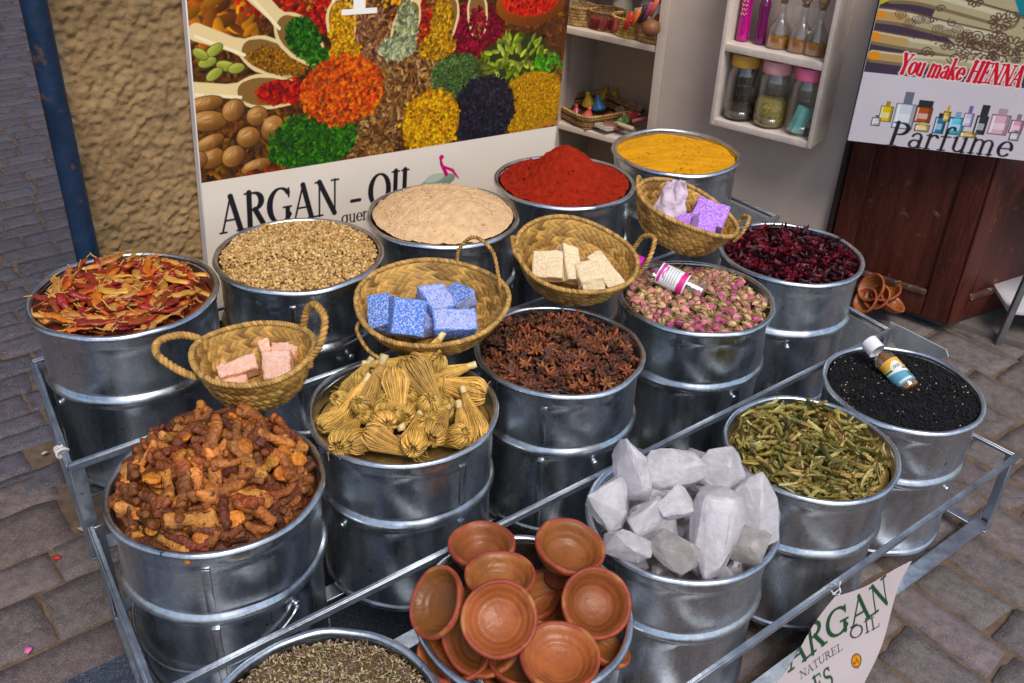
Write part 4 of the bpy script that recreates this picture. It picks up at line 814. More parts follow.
def mass(n, name, meshes, count, hfun, m, label, r=.138, tilt=.8, scale=(.8, 1.2), sink=-.010, floor=-.030, layer=.014, tang=9.):
    mb = MB(); v, f = heap_disc(n, .146, lambda q: hfun(q)+floor, 2, 24, 60, .004); mb.add(v, f); x, y = XY[n]; mats = []; mi = [0]*len(f)
    for k in range(count):
        me = meshes[int(rng.integers(len(meshes)))]; c = np.zeros(len(me.vertices)*3, np.float32); me.vertices.foreach_get('co', c); c = c.reshape(-1, 3)*rng.uniform(*scale)
        a = rng.random()*2*PI; q = r*math.sqrt(rng.random()); R3 = rotm(rng.normal()*tilt, rng.normal()*tilt, rng.random()*2*PI if q < tang else a+PI/2+.3*rng.normal()); fs = [tuple(p.vertices) for p in me.polygons]
        ca = me.color_attributes.get('Col'); cc = None
        if ca: cc = np.zeros(len(me.vertices)*4, np.float32); ca.data.foreach_get('color', cc); cc = cc.reshape(-1, 4)[:, :3]
        mb.add(c@R3.T+np.array([x+q*math.cos(a), y+q*math.sin(a), BZ[n]+hfun(q)+sink-rng.random()*layer]), fs, cc)
        ms = [me.materials[p.material_index] for p in me.polygons]; mi += [(mats.index(z_) if z_ in mats else (mats.append(z_) or len(mats)-1))+1 for z_ in ms]
    o = mb.build(name, m, None, True, True); [o.data.materials.append(z_) for z_ in mats]; o.data.polygons.foreach_set('material_index', mi); return tag(o, label, 'spice', kind='stuff')
# ---- powders
M_red = mat('red_powder', (.30, .016, .004), .95, vary=.3, scale=60, bump=.9, bscale=420, spec=.15, speck=((.55, .22, .07), 330, .735))
M_yel = mat('yellow_powder', (.63, .285, .007), .95, vary=.14, scale=40, bump=.7, bscale=420, spec=.15)
M_bei = mat('beige_powder', (.66, .43, .235), .95, vary=.2, scale=50, bump=.9, bscale=350, spec=.15)
def powder(n, m, hfun, rough, label, r=.1462, rs=25, seed=1, clods=0, clr=.0035):
    v, f = heap_disc(n, r, hfun, seed, 90, 220, rough, rs)
    c = v-v[-1]; rr = np.hypot(c[:, 0], c[:, 1]); v[:, 2] += wob(c, 160, seed+5, 3)*.0006
    mb = MB(); mb.add(v, f)
    if clods:
        P = darts(clods, r*.93, .002); v0, f0 = ico(1); k = len(P)
        T = np.array([(XY[n][0]+p[0], XY[n][1]+p[1], BZ[n]+hfun(math.hypot(*p))+.0004) for p in P])
        a, b, _ = scatter(v0, f0, rand_rots(k), T, (clr*(.3+rng.random((k, 1))**2))*(.7+.6*rng.random((k, 3))), np.ones((k, 3))); mb.add(a, b)
    tag(mb.build('powder_heap', m), label, 'spice', kind='stuff')
powder('red', M_red, lambda r: .071*math.exp(-(r/.075)**2*.9)+.012*(1-r/.15)-.006, .0046, 'tall cone of deep red powder in its bucket', seed=4, clods=500, clr=.0022)
powder('yel', M_yel, lambda r: -.014+.009*(1-(r/.15)**2), .0045, 'bright yellow powder lying level in its bucket', seed=9, rs=9, clods=420, clr=.0022)
powder('beige', M_bei, lambda r: -.001+.043*(1-(r/.1465)**2.2), .003, 'pale beige powder rounded over its bucket rim', r=.1465, seed=12, clods=600, clr=.0022)

# ---- coriander, black seeds, herb flakes
M_seed = mat('seed', (.4, .25, .1), .6, vary=.12, scale=200, attr=True, spec=.35)
def grains_on(n, count, size, hfun, cols, label, name, shape=(1, 1, .9), sub=1, r=.1455, layers=2, base_col=None, tilt=None, packed=False):
    mb = MB(); v, f = heap_disc(n, r, lambda q: hfun(q)-size*.5, 3, 30, 90, .001); mb.add(v, f, base_col)
    v0, f0 = ico(sub); k = count; a = rng.random(k)*2*PI; q = r*np.sqrt(rng.random(k))
    if packed: a = np.arange(k)*2.399963+rng.normal(size=k)*.0; q = r*np.sqrt((np.arange(k)+.5)/k); jx = rng.normal(size=(2, k))*size*.22; X_, Y_ = q*np.cos(a)+jx[0], q*np.sin(a)+jx[1]; a, q = np.arctan2(Y_, X_), np.minimum(np.hypot(X_, Y_), r)
    cols = np.array(cols)
    T = np.stack([XY[n][0]+q*np.cos(a), XY[n][1]+q*np.sin(a), BZ[n]+np.array([hfun(t) for t in q])+(rng.random(k)-.4)*size*layers*.5+wob(np.stack([q*np.cos(a), q*np.sin(a), 0*q], 1), 12, 5)*size*.8], 1)
    S = size*.5*((.88+.26*rng.random((k, 1))) if packed else (.75+.5*rng.random((k, 1))))*np.array(shape)[None]; C = cols[rng.integers(len(cols), size=k)]*(.75+.5*rng.random((k, 1)))
    mb.add(*scatter(v0, f0, rand_rots(k, tilt), T, S, C)); return tag(mb.build(name, M_seed, None, True, True), label, 'spice', kind='stuff')
grains_on('cori', 2900, .0060, lambda r: -.006+.015*(1-(r/.15)**2), [(.40, .23, .075), (.50, .31, .115), (.30, .155, .05), (.58, .40, .18), (.44, .25, .07)], 'round tan coriander seeds filling their bucket', 'coriander_seeds', (1, 1, 1.02), 2, base_col=(.22, .13, .05), layers=.9, packed=True)
grains_on('nig', 6500, .0046, lambda r: -.010+.012*(1-(r/.15)**2), [(.006, .006, .0075), (.011, .011, .013), (.004, .004, .005)]*50+[(.35, .25, .14), (.5, .38, .22)], 'small black seeds with pale specks filling their bucket', 'black_seeds', (1, .55, .5), 1, base_col=(.005, .005, .006), tilt=.5)
grains_on('seed', 8000, .0062, lambda r: -.014+.004*(1-(r/.15)**2), [(.30, .21, .10), (.40, .30, .17), (.20, .12, .06), (.16, .15, .05), (.22, .12, .12), (.48, .40, .27), (.13, .08, .04)], 'mixed dry herb flakes in the bucket at the photo bottom', 'herb_flakes', (1.25, .38, .22), 1, base_col=(.10, .065, .03), tilt=.6)
mb = MB()
for k in range(60):
    a = rng.random()*2*PI; q = .138*math.sqrt(rng.random()); c = np.array([XY['seed'][0]+q*math.cos(a), XY['seed'][1]+q*math.sin(a), BZ['seed']-.010]); d = rng.normal(size=3)*(1, 1, .35); d *= .011/np.linalg.norm(d)
    mb.add(*tube(spline([c-d, c+rng.normal(size=3)*.002, c+d], 6), .0006, 5), (.42, .33, .18))
tag(mb.build('herb_stalks', M_seed, None, True, True), 'thin straw stalks lying on the mixed herb flakes', 'spice', kind='stuff')

# ---- dried chilies
M_chili = [mat('chili_'+a, c, .34, vary=.5, scale=55, bump=.8, bscale=90, objrand=.25, hue=.012, spec=.5) for a, c in (('orange', (.46, .095, .009)), ('red', (.22, .010, .010)), ('tan', (.50, .22, .040)), ('rust', (.26, .028, .009)))]
CL = ['dried orange chili in the leftmost back bucket', 'dried dark red chili in the leftmost back bucket', 'dried straw coloured chili in the leftmost back bucket', 'dried rust brown chili in the leftmost back bucket']
M_stalk = mat('stalk', (.45, .25, .06), .7, vary=.3, scale=60)
def chili_mesh(seed, m):
    r = np.random.default_rng(seed); L = .074*(.75+.5*r.random()); bend = r.normal()*.35; n = 18; t = np.linspace(0, 1, n)
    x = (t-.5)*L; y = bend*L*(t-.5)**2*1.6; z = .004*np.sin(t*PI*1.4+r.random()*3); pts = np.stack([x, y, z], 1)
    rad = .0072*(.8+.4*r.random())*(np.sin(np.clip(t*1.15+.12, 0, 1)*PI)**.55)*(1-.45*t)+.0006; v, f = tube(pts, rad, 12)
    v[:, 2] *= .55; v[:, 1] += wob(v, 45, seed)*.0028; v[:, 2] += wob(v, 55, seed+1)*.0014; v[:, 0] += wob(v, 40, seed+2)*.0015
    mb = MB(); mb.add(v, f); s, e = pts[0], pts[0]+np.array([-.013, r.normal()*.006, .001]); mb.add(*tube(spline([s, (s+e)/2+r.normal(size=3)*.001, e], 8), .0011, 5))
    me = make_mesh('chili', np.concatenate(mb.v), mb.f, m); me.materials.append(M_stalk); k = len(f)
    for p in me.polygons: p.material_index = 1 if p.index >= k else 0
    return me
ch = [chili_mesh(20+k, M_chili[k % 4]) for k in range(16)]
hf_ = lambda r: -.004+.014*(1-(r/.15)**2)
mass('chili', 'chili_heap', ch, 190, hf_, M_chili[3], 'mass of dried chilies under the top ones in the leftmost back bucket', .116, .4, tang=.075)
pieces('chili', 'dried_chili', ch, darts(130, .122, .011), lambda r: hf_(r)-.008, None, 'chili', 'dried chilies in the leftmost back bucket', tang=.095, tilt=.22, layer=.006, labels=[CL[k % 4] for k in range(16)])
pieces('chili', 'dried_chili', ch, darts(100, .122, .014), hf_, None, 'chili', 'dried chilies in the leftmost back bucket', tang=.095, tilt=.22, layer=.008, labels=[CL[k % 4] for k in range(16)])

# ---- knobbly roots
M_root = [mat('root_'+a, c, .45, vary=.8, scale=75, bump=1., bscale=260, objrand=.35, hue=.01, speck=((.075, .022, .008), 110, .60)) for a, c in (('brown', (.24, .064, .012)), ('tan', (.46, .170, .031)), ('dark', (.120, .026, .008)), ('orange', (.52, .165, .015)))]
RL = ['knobbly brown root in the leftmost middle bucket', 'pale tan peeled root in the leftmost middle bucket', 'dark ringed root in the leftmost middle bucket', 'flat orange root slice in the leftmost middle bucket']
def root_mesh(kind, seed):
    r = np.random.default_rng(seed); mb = MB()
    if kind in (0, 2):
        n = 46; t = np.linspace(0, 1, n); L = .048*(.6+.7*r.random()); pts = np.stack([(t-.5)*L, .010*np.sin(t*3.2+r.random()*3), .005*np.sin(t*4+r.random()*6)], 1)
        rad = .0078*(.75+.25*np.sin(t*PI))*(1+.17*(np.abs(np.sin(t*PI*9.3))**.5-.6))*.9; rad[[0, -1]] *= .5; v, f = tube(pts, rad, 12); v += np.stack([wob(v, 30, seed+q)*.0018 for q in range(3)], 1); mb.add(v, f)
        for k in range(r.integers(1, 3)):
            i = r.integers(10, 36); d = r.normal(size=3); d /= np.linalg.norm(d); q = np.linspace(0, 1, 10); v, f = tube(pts[i]+q[:, None]*d*.02, .0075*(1-.25*q)*(1+.14*np.sin(q*25))*.9, 10); v += np.stack([wob(v, 40, seed+7+q2)*.0015 for q2 in range(3)], 1); mb.add(v, f)
    elif kind == 1:
        n = 20; t = np.linspace(0, 1, n); L = .052*(.7+.6*r.random()); pts = np.stack([(t-.5)*L, .006*np.sin(t*3+r.random()*3), 0*t], 1); rad = .0075+.006*np.abs(t-.45)**1.2*(1+r.random()); rad[[0, -1]] *= .6; v, f = tube(pts, rad, 12); v[:, 2] *= .7; v += np.stack([wob(v, 35, seed+q)*.0022 for q in range(3)], 1); mb.add(v, f)
    else:
        R = .0125*(.8+.5*r.random()); v, f = lathe([(0, 0), (R*.8, .0002), (R, .0015), (R*1.04, .004), (R*.98, .0065), (R*.75, .0078), (0, .007)], 20, 1, .78); v += np.stack([wob(v, 45, seed+q)*.0012 for q in range(3)], 1); mb.add(v, f)
    return make_mesh('root', np.concatenate(mb.v), mb.f, M_root[kind])
kinds = [0, 0, 0, 0, 2, 2, 2, 1, 1, 1, 3, 3]
rm = [root_mesh(k, 60+i) for i, k in enumerate(kinds)]; rl = [RL[k] for k in kinds]
rh = lambda r: .010+.056*(1-(r/.15)**2.4)-.012*(r/.15)
mass('root', 'root_heap', rm, 200, rh, M_root[2], 'mass of brown roots under the top ones in the leftmost middle bucket', .134, sink=-.016, tang=.10)
pieces('root', 'dried_root', rm, darts(120, .132, .013), lambda r: rh(r)-.018, None, 'root', 'dried roots heaped in the leftmost middle bucket', tang=.112, tilt=.7, layer=.010, labels=rl, scale=(.8, 1.15))
pieces('root', 'dried_root', rm, darts(100, .126, .017), rh, None, 'root', 'dried roots heaped in the leftmost middle bucket', tilt=.7, layer=.010, labels=rl, scale=(.75, 1.35), tang=.112)

# ---- star anise
M_star = [mat('anise_'+a, c, .6, vary=.5, scale=80, bump=.7, bscale=160, objrand=.4, hue=.01) for a, c in (('brown', (.105, .030, .012)), ('rust', (.22, .062, .018)), ('dark', (.050, .018, .010)))]
SL = ['brown star anise pod in the middle bucket', 'rust coloured star anise pod in the middle bucket', 'nearly black star anise pod in the middle bucket']
def star_mesh(seed, m, arms=8):
    r = np.random.default_rng(seed); mb = MB(); keep = [k for k in range(8) if r.random() < arms/8] or [0, 1]
    for k in keep:
        a = k*PI/4+r.normal()*.08; L = .0135*(.8+.4*r.random()); n = 9; t = np.linspace(0, 1, n)
        P = np.stack([(.0015+L*t)*math.cos(a), (.0015+L*t)*math.sin(a), .004*t**2*(1+r.normal()*.6)], 1); rad = .0030*np.sin(np.clip(t*.85+.12, 0, 1)*PI)**.7+.0004; v, f = tube(P, rad, 8); 
        side = np.array([-math.sin(a), math.cos(a), 0]); q = (v-np.array([0, 0, 0]))@side; v = v-np.outer(q*.25, side); v[:, 2] += np.where(np.abs(q) < .0009, -.0016, .0004)*((v[:, 2]-.004*((np.hypot(v[:, 0], v[:, 1])/L)**2)) > .0008); mb.add(v, f)
    mb.add(*tube([(0, 0, -.003), (0, 0, .003)], .0022, 7)); return make_mesh('star', np.concatenate(mb.v), mb.f, m)
sm = [star_mesh(100+k, M_star[k % 3], (8, 7, 5, 8, 4, 3)[k % 6]) for k in range(18)]; sll = [SL[k % 3] for k in range(18)]
sh = lambda r: -.012+.016*(1-(r/.15)**2)
mass('star', 'star_anise_heap', sm, 300, sh, M_star[2], 'mass of star anise under the top pods', .138)
pieces('star', 'star_anise', sm, darts(150, .137, .010), lambda r: sh(r)-.008, None, 'star anise', 'star anise pods in the middle bucket', tilt=.8, layer=.006, labels=sll, scale=(.85, 1.2))
pieces('star', 'star_anise', sm, darts(145, .137, .012), sh, None, 'star anise', 'star anise pods in the middle bucket', tilt=.9, layer=.006, labels=sll, scale=(.85, 1.25))

# ---- rose buds
M_rose = [mat('rose_'+a, c, .7, vary=.35, scale=110, bump=.5, bscale=200, objrand=.25, hue=.015, sss=.0) for a, c in (('pink', (.56, .19, .22)), ('magenta', (.46, .065, .19)), ('cream', (.58, .36, .20)), ('peach', (.55, .24, .18)))]
M_sepal = mat('sepal', (.25, .19, .06), .8, vary=.4, scale=80, objrand=.3)
QL = ['dried pink rose bud in its bucket', 'dried magenta rose bud in its bucket', 'dried cream rose bud in its bucket', 'dried peach rose bud in its bucket']
def rose_mesh(seed, m):
    r = np.random.default_rng(seed); mb = MB(); n, na = 16, 26; t = np.linspace(0, 1, n); R = .0072*np.sin(np.clip(t*.93+.04, 0, 1)*PI)**.7*(1-.3*t); v, f = lathe(np.stack([R, t*.017-.008], 1), na); a = np.arctan2(v[:, 1], v[:, 0]); rr = np.hypot(v[:, 0], v[:, 1])
    tt = (v[:, 2]+.008)/.017; k = 1+.14*np.abs(np.sin(a*2.5+tt*5+seed))*np.sin(tt*PI)+.05*np.sin(a*7-tt*9); v[:, :2] *= k[:, None]; v[:, :2] *= [1, .86]; v += np.stack([wob(v, 70, seed+q)*.0007 for q in range(3)], 1); mb.add(v, f); kf = len(f)
    for j in range(5):
        a0 = j*2*PI/5+r.random(); pts = [(.0025*math.cos(a0), .0025*math.sin(a0), -.0085), (.0075*math.cos(a0), .0075*math.sin(a0), -.003), (.0078*math.cos(a0+.2), .0078*math.sin(a0+.2), .003+.003*r.random())]; s = spline(pts, 8); v, f = tube(s, np.linspace(.0018, .0004, len(s)), 5); mb.add(v, f)
    v, f = lathe([(0, -.012), (.002, -.0115), (.0032, -.009), (.0025, -.006), (0, -.006)], 10); mb.add(v, f)
    mb.add(*tube([(0, 0, -.011), (.0008, .0005, -.018-.004*r.random())], .0009, 5))
    me = make_mesh('rose', np.concatenate(mb.v), mb.f, m); me.materials.append(M_sepal)
    for p in me.polygons: p.material_index = 0 if p.index < kf else 1
    return me
ro = [rose_mesh(200+k, M_rose[k % 4]) for k in range(12)]; rol = [QL[k % 4] for k in range(12)]
roh = lambda r: -.012+.008*(1-(r/.15)**2)
mass('rose', 'rose_bud_heap', ro, 260, roh, M_sepal, 'mass of rose buds and sepals under the top buds', .138, 1.5)
lay = lambda p: frame(np.array([math.cos(t := rng.random()*2*PI), math.sin(t), rng.normal()*.45]), rng.random()*6, (0, 0, 1))
pieces('rose', 'rose_bud', ro, darts(140, .138, .0115), lambda r: roh(r)-.008, None, 'rose bud', 'dried rose buds in their bucket', layer=.006, labels=rol, up=lay)
pieces('rose', 'rose_bud', ro, darts(150, .138, .0125), roh, None, 'rose bud', 'dried rose buds in their bucket', layer=.004, labels=rol, up=lay, scale=(1.0, 1.4))

# ---- hibiscus and green leaves: crinkled blades
def blade(seed, m, L, W, fingers=0, curl=1.):
    r = np.random.default_rng(seed); mb = MB(); nx, ny = 14, 7
    for k in range(max(1, fingers)):
        t, s = np.meshgrid(np.linspace(0, 1, nx), np.linspace(-1, 1, ny)); w_ = W*np.sin(np.clip(t*.94+.04, 0, 1)*PI)**.8*(1-.25*t); l = L*(.8+.4*r.random())
        x = l*(t-.1*bool(fingers)-.5*(not fingers)); y = s*w_; b = r.normal()*.5; z = curl*W*(.75+.5*r.random())*s*s*np.sign(r.normal())*1.0; y = y*(1-.35*np.abs(curl)*np.abs(s)); y = y+b*l*(t-.5)**2; z = z+l*.22*r.normal()*(t-.4)**2
        P = np.stack([x.ravel(), y.ravel(), z.ravel()], 1); P += np.stack([wob(P, .8/W, seed*3+q+k)*W*.16 for q in range(3)], 1); z2 = P[:, 2]
        if fingers: a = k*2*PI/fingers+r.normal()*.3; c, q = math.cos(a), math.sin(a); P[:, 2] += P[:, 0]*.18; P = P@np.array([[c, q, 0], [-q, c, 0], [0, 0, 1]])
        mb.add(P, grid(nx, ny))
    return make_mesh('blade', np.concatenate(mb.v), mb.f, m)
M_hib = [mat('hibiscus_'+a, c, .45, vary=.5, scale=90, bump=.6, bscale=150, objrand=.4) for a, c in (('dark', (.020, .0025, .006)), ('wine', (.050, .003, .010)), ('crimson', (.15, .006, .016)))]
HL = ['nearly black dried hibiscus petal in its bucket', 'wine red dried hibiscus petal in its bucket', 'crimson dried hibiscus petal in its bucket']
hm = [blade(300+k, M_hib[k % 3], .021, .0062, (3, 4, 2, 5)[k % 4], 1.1) for k in range(12)]; hl_ = [HL[k % 3] for k in range(12)]
hh_ = lambda r: -.014+.010*(1-(r/.15)**2)
mass('hib', 'hibiscus_heap', hm, 260, hh_, M_hib[0], 'mass of dried hibiscus under the top petals', .138)
pieces('hib', 'hibiscus_petal', hm, darts(150, .136, .010), lambda r: hh_(r)-.009, None, 'hibiscus', 'dried hibiscus petals in their bucket', tilt=.8, layer=.006, labels=hl_)
pieces('hib', 'hibiscus_petal', hm, darts(145, .136, .0125), hh_, None, 'hibiscus', 'dried hibiscus petals in their bucket', tilt=.6, layer=.006, labels=hl_)
M_leaf = [mat('leaf_'+a, c, .7, vary=.4, scale=70, bump=.5, bscale=150, objrand=.35, hue=.012) for a, c in (('olive', (.28, .225, .050)), ('brown', (.34, .215, .060)), ('sage', (.42, .37, .14)), ('dark', (.16, .145, .034)))]
LL = ['olive dried leaf in its bucket', 'brownish dried leaf in its bucket', 'pale sage dried leaf in its bucket', 'dark green dried leaf in its bucket']
lm = [blade(400+k, M_leaf[k % 4], .046*(.5+.8*rng.random()), .0064, 0, 1.0) for k in range(20)]; ll_ = [LL[k % 4] for k in range(20)]
lh = lambda r: -.004+.016*(1-(r/.15)**2)
mass('leaf', 'leaf_heap', lm, 700, lh, M_leaf[1], 'mass of dried leaves under the top ones', .136, .6, (.5, 1.0), tang=.11)
pieces('leaf', 'dried_leaf', lm, darts(150, .132, .009), lambda r: lh(r)-.010, None, 'leaf', 'dried leaves in their bucket', tang=.112, tilt=.5, layer=.006, labels=ll_, scale=(.7, 1.1))
pieces('leaf', 'dried_leaf', lm, darts(150, .134, .011), lh, None, 'leaf', 'dried leaves in their bucket', tang=.112, tilt=.6, layer=.008, labels=ll_, scale=(.6, 1.1))
# ---- straw-yellow flower bundles (dry umbels)
M_khel = mat('straw', (.50, .31, .055), .6, vary=.35, scale=120, objrand=.2, hue=.008, attr=True)
def umbel(seed):
    r = np.random.default_rng(seed); mb = MB(); n = 84; L = .080*(.85+.25*r.random()); R = .0190*(.88+.26*r.random()); el = 1+.25*(r.random()-.5)
    prof = lambda t: R*(.27+.73*np.clip(t/.80, 0, 1)**1.05)*np.where(t > .8, np.sqrt(np.clip(1-((t-.8)/.2)**2*.62, .05, 1)), 1.)
    tt = np.linspace(0, 1, 16); v, f = lathe([(0, .004)]+[(prof(t)*.90, .006+t*L*.92) for t in tt]+[(R*.30, L*.93), (0, L*.90)], 36); v[:, 1] *= el; mb.add(v, f, (.30, .165, .032))
    for k in range(n):
        a = (k+.35*r.normal())*2*PI/n; t = np.linspace(0, 1, 12); q = prof(t)*(1+.055*r.normal()*t); w_ = a+.05*r.normal()*t+.02*np.sin(t*7+k); lz = L*(.86+.14*r.random())
        P = np.stack([q*np.cos(w_), q*np.sin(w_)*el, .006+t*lz], 1); P = np.vstack([P, [(q[-1]*.66)*math.cos(w_[-1]), (q[-1]*.66)*math.sin(w_[-1])*el, .006+lz*(1.02-.05*r.random())]])
        c = np.array((.62, .355, .068))*(.55+.62*r.random())*(1, 1, .8+.6*r.random()); v, f = tube(P, np.r_[np.linspace(.0005, .00085, 9), .0010, .0015, .0019, .0010], 4); mb.add(v, f, c)
    v0, f0 = ico(1); m_ = 60; a = r.random(m_)*2*PI; q = R*.66*np.sqrt(r.random(m_))
    mb.add(*scatter(v0, f0, rand_rots(m_), np.stack([q*np.cos(a), q*np.sin(a)*el, L*(.92+.08*r.random(m_))], 1), .0022*(.6+.8*r.random((m_, 1)))*np.ones((1, 3)), np.array((.44, .25, .045))*(.45+.7*r.random((m_, 1)))))
    for k in range(7):
        a = r.random()*2*PI; z0 = L*(.5+.4*r.random()); q = prof(z0/L); P = spline([(q*math.cos(a), q*math.sin(a), z0), (q*1.25*math.cos(a+.2), q*1.25*math.sin(a+.2), z0+.012), (q*1.5*math.cos(a+.5), q*1.5*math.sin(a+.5), z0+.018)], 8); v, f = tube(P, .0005, 4); mb.add(v, f, (.5, .32, .08))
    v, f = lathe([(0, -.008), (.0052, -.008), (.0058, -.004), (.0052, .004), (.0050, .012), (0, .012)], 14); v += np.stack([wob(v, 70, seed+q)*.0006 for q in range(3)], 1); mb.add(v, f, (.60, .46, .22))
    return make_mesh('umbel', np.concatenate(mb.v), mb.f, M_khel, True, np.concatenate(mb.c))
um = [umbel(500+k) for k in range(6)]
def place_umbel(px, py, z, ax, ay, az, label, s=1.):
    """centre pixel and height, axis (from stem to head) in camera right / up / towards-viewer"""
    d = RT*ax+UP*ay-FW*az; d /= np.linalg.norm(d); px, py = 402+(px-402)*.90, 408+(py-408)*.90; c = at(px, py, z-.016); o = inst('flower_bundle', um[int(rng.integers(6))], mw(frame(d, rng.random()*6), c-d*.04*s, s)); tag(o, label, 'flower bundle', 'straw yellow flower bundles in their bucket')
KU = [(397, 392, .575, -.12, .95, -.15, 'large straw flower bundle in the centre of its bucket, stem towards the viewer'), (428, 384, .575, -.55, .8, -.1, 'straw flower bundle right of the large central one, cut stem facing out'), (372, 388, .565, -.25, -.95, .1, 'straw flower bundle left of the large central one, head downwards'),
      (346, 400, .550, -.55, -.8, .1, 'straw flower bundle lying by the left rim, head downwards'), (392, 362, .560, .96, -.1, -.2, 'straw flower bundle lying sideways under the blue soap basket'), (430, 352, .570, -.5, -.8, .3, 'orange-yellow flower bundle standing against the blue soap basket'),
      (463, 385, .553, .95, -.25, 0, 'straw flower bundle lying sideways by the right rim'), (452, 370, .545, -.9, -.3, .1, 'straw flower bundle with frayed tip behind the right rim'), (443, 425, .553, -.25, -.5, .9, 'straw flower bundle with its head facing out, right of centre'),
      (418, 432, .557, -.05, -.55, .9, 'round straw flower head at the front of its bucket'), (388, 448, .545, -.88, .45, .15, 'straw flower bundle lying along the front rim'), (343, 435, .545, -.3, -.5, .9, 'curled flower head with a hollow centre by the left front rim'), 
      (375, 420, .550, .5, -.2, .9, 'straw flower head turned outwards left of centre'), (455, 442, .540, .7, .3, .7, 'straw flower bundle low by the right front rim'), (478, 412, .545, .3, -.8, .4, 'straw flower bundle standing by the right rim'), (365, 440, .540, -.6, -.2, .9, 'straw flower head low between two bundles at the front'),
      (330, 418, .538, -.7, -.5, .5, 'straw flower bundle pressed against the left rim'), (405, 410, .538, .1, -.3, .9, 'straw flower head deep in the middle of its bucket'), (352, 378, .545, -.5, -.8, .1, 'straw flower bundle at the back left of its bucket'), (440, 400, .535, .6, -.5, .6, 'straw flower bundle half buried right of centre'), (470, 430, .535, .2, -.9, .4, 'straw flower bundle sunk beside the right rim')]
for i_, k in enumerate(KU): place_umbel(*k, s=1.28 if i_ < 3 else (1.12 if i_ < 9 else 1.0))
mass('khel', 'flower_heap', um, 34, lambda r: .010-.012*(r/.15), mat('straw_heap', (.24, .14, .03), .8, vary=.5, scale=50, bump=.8, bscale=120), 'mass of straw yellow flower heads under the bundles', .085, .5, (.6, .9), -.022, -.036)

# ---- white crystals
M_alum = icy('alum', (.99, .955, .985), .15)
M_alumtan = icy('stained_alum', (.72, .66, .62), .18)
def crystal(seed, sx, sy, sz, m):
    r = np.random.default_rng(seed); P = r.normal(size=(18, 3)); P /= np.linalg.norm(P, axis=1, keepdims=True); P = np.sign(P)*np.abs(P)**.85*(.80+.42*r.random((18, 1))); v, f = hull(P*np.array([sx, sy, sz]))
    me = make_mesh('crystal', v, f, m); bm = bmesh.new(); bm.from_mesh(me); bmesh.ops.recalc_face_normals(bm, faces=bm.faces[:]); bmesh.ops.bevel(bm, geom=bm.edges[:], offset=.0016, segments=1, affect='EDGES', clamp_overlap=True); bmesh.ops.triangulate(bm, faces=bm.faces[:]); bmesh.ops.subdivide_edges(bm, edges=bm.edges[:], cuts=2, use_grid_fill=True)
    bm.to_mesh(me); bm.free(); k = len(me.vertices); co = np.zeros(k*3, np.float32); me.vertices.foreach_get('co', co); co = co.reshape(-1, 3); co += np.stack([wob(co, 30, seed+q, 4)*.0022 for q in range(3)], 1); me.vertices.foreach_set('co', co.ravel()); me.polygons.foreach_set('use_smooth', [True]*len(me.polygons)); me.set_sharp_from_angle(angle=math.radians(27)); me.update(); return me
AL = [(627, 472, .475, 21, 33, .0, 'tall white crystal standing at the upper left of the pile'), (668, 466, .470, 34, 24, .1, 'wide white crystal at the top of the pile'), (716, 468, .465, 25, 24, .2, 'white crystal at the top right of the pile'), (608, 508, .425, 21, 28, 0, 'white crystal against the left rim, below the tall one'),
      (646, 516, .440, 17, 21, 0, 'small white crystal left of the pile centre'), (675, 505, .452, 19, 18, .4, 'small squarish white crystal in the pile centre'), (716, 528, .440, 25, 44, -.1, 'largest white crystal at the front right of the pile'), (756, 506, .440, 23, 34, .15, 'white diamond shaped crystal leaning over the right rim'),
      (627, 546, .410, 23, 20, 0, 'white crystal low by the left front rim'), (677, 545, .415, 29, 26, .3, 'tan stained crystal at the front of the pile'), (748, 545, .400, 19, 20, 0, 'greyish crystal low by the right front rim'), (653, 490, .430, 20, 20, .5, 'white crystal half hidden behind the pile centre'), (696, 462, .455, 18, 14, 0, 'white crystal peeking out at the back top of the pile'), (738, 487, .430, 20, 20, .3, 'white crystal behind the leaning diamond one'), (704, 560, .392, 19, 14, 0, 'small tan crystal at the front rim'), (655, 528, .40, 26, 26, 0, 'white crystal deep in the pile')]
for k, (px, py, z, hw, hh, spin, lb) in enumerate(AL):
    c = at(px, py, z); t = (c-EYE)@FW; s = t/FOC*1.08; d = ray(px, py); d /= np.linalg.norm(d)
    X = RT*math.cos(spin)+UP*math.sin(spin); zz_ = -d; X = X-zz_*(X@zz_); X /= np.linalg.norm(X); Y = np.cross(zz_, X)
    o = inst('white_crystal', crystal(600+k, hw*s, hh*s, min(hw, hh)*s*.75, M_alumtan if ' tan ' in ' '+lb or 'greyish' in lb else M_alum), mw(np.stack([X, Y, zz_], 1), c)); tag(o, lb, 'crystal', 'white crystals piled in their bucket')
mass('alum', 'crystal_heap', [crystal(680+k, .02, .017, .015, M_alum if k % 2 else M_alumtan) for k in range(4)], 46, lambda r: -.022, M_alumtan, 'mass of broken crystals under the pile', .125, 1.5, (.7, 1.3), -.004, -.03)

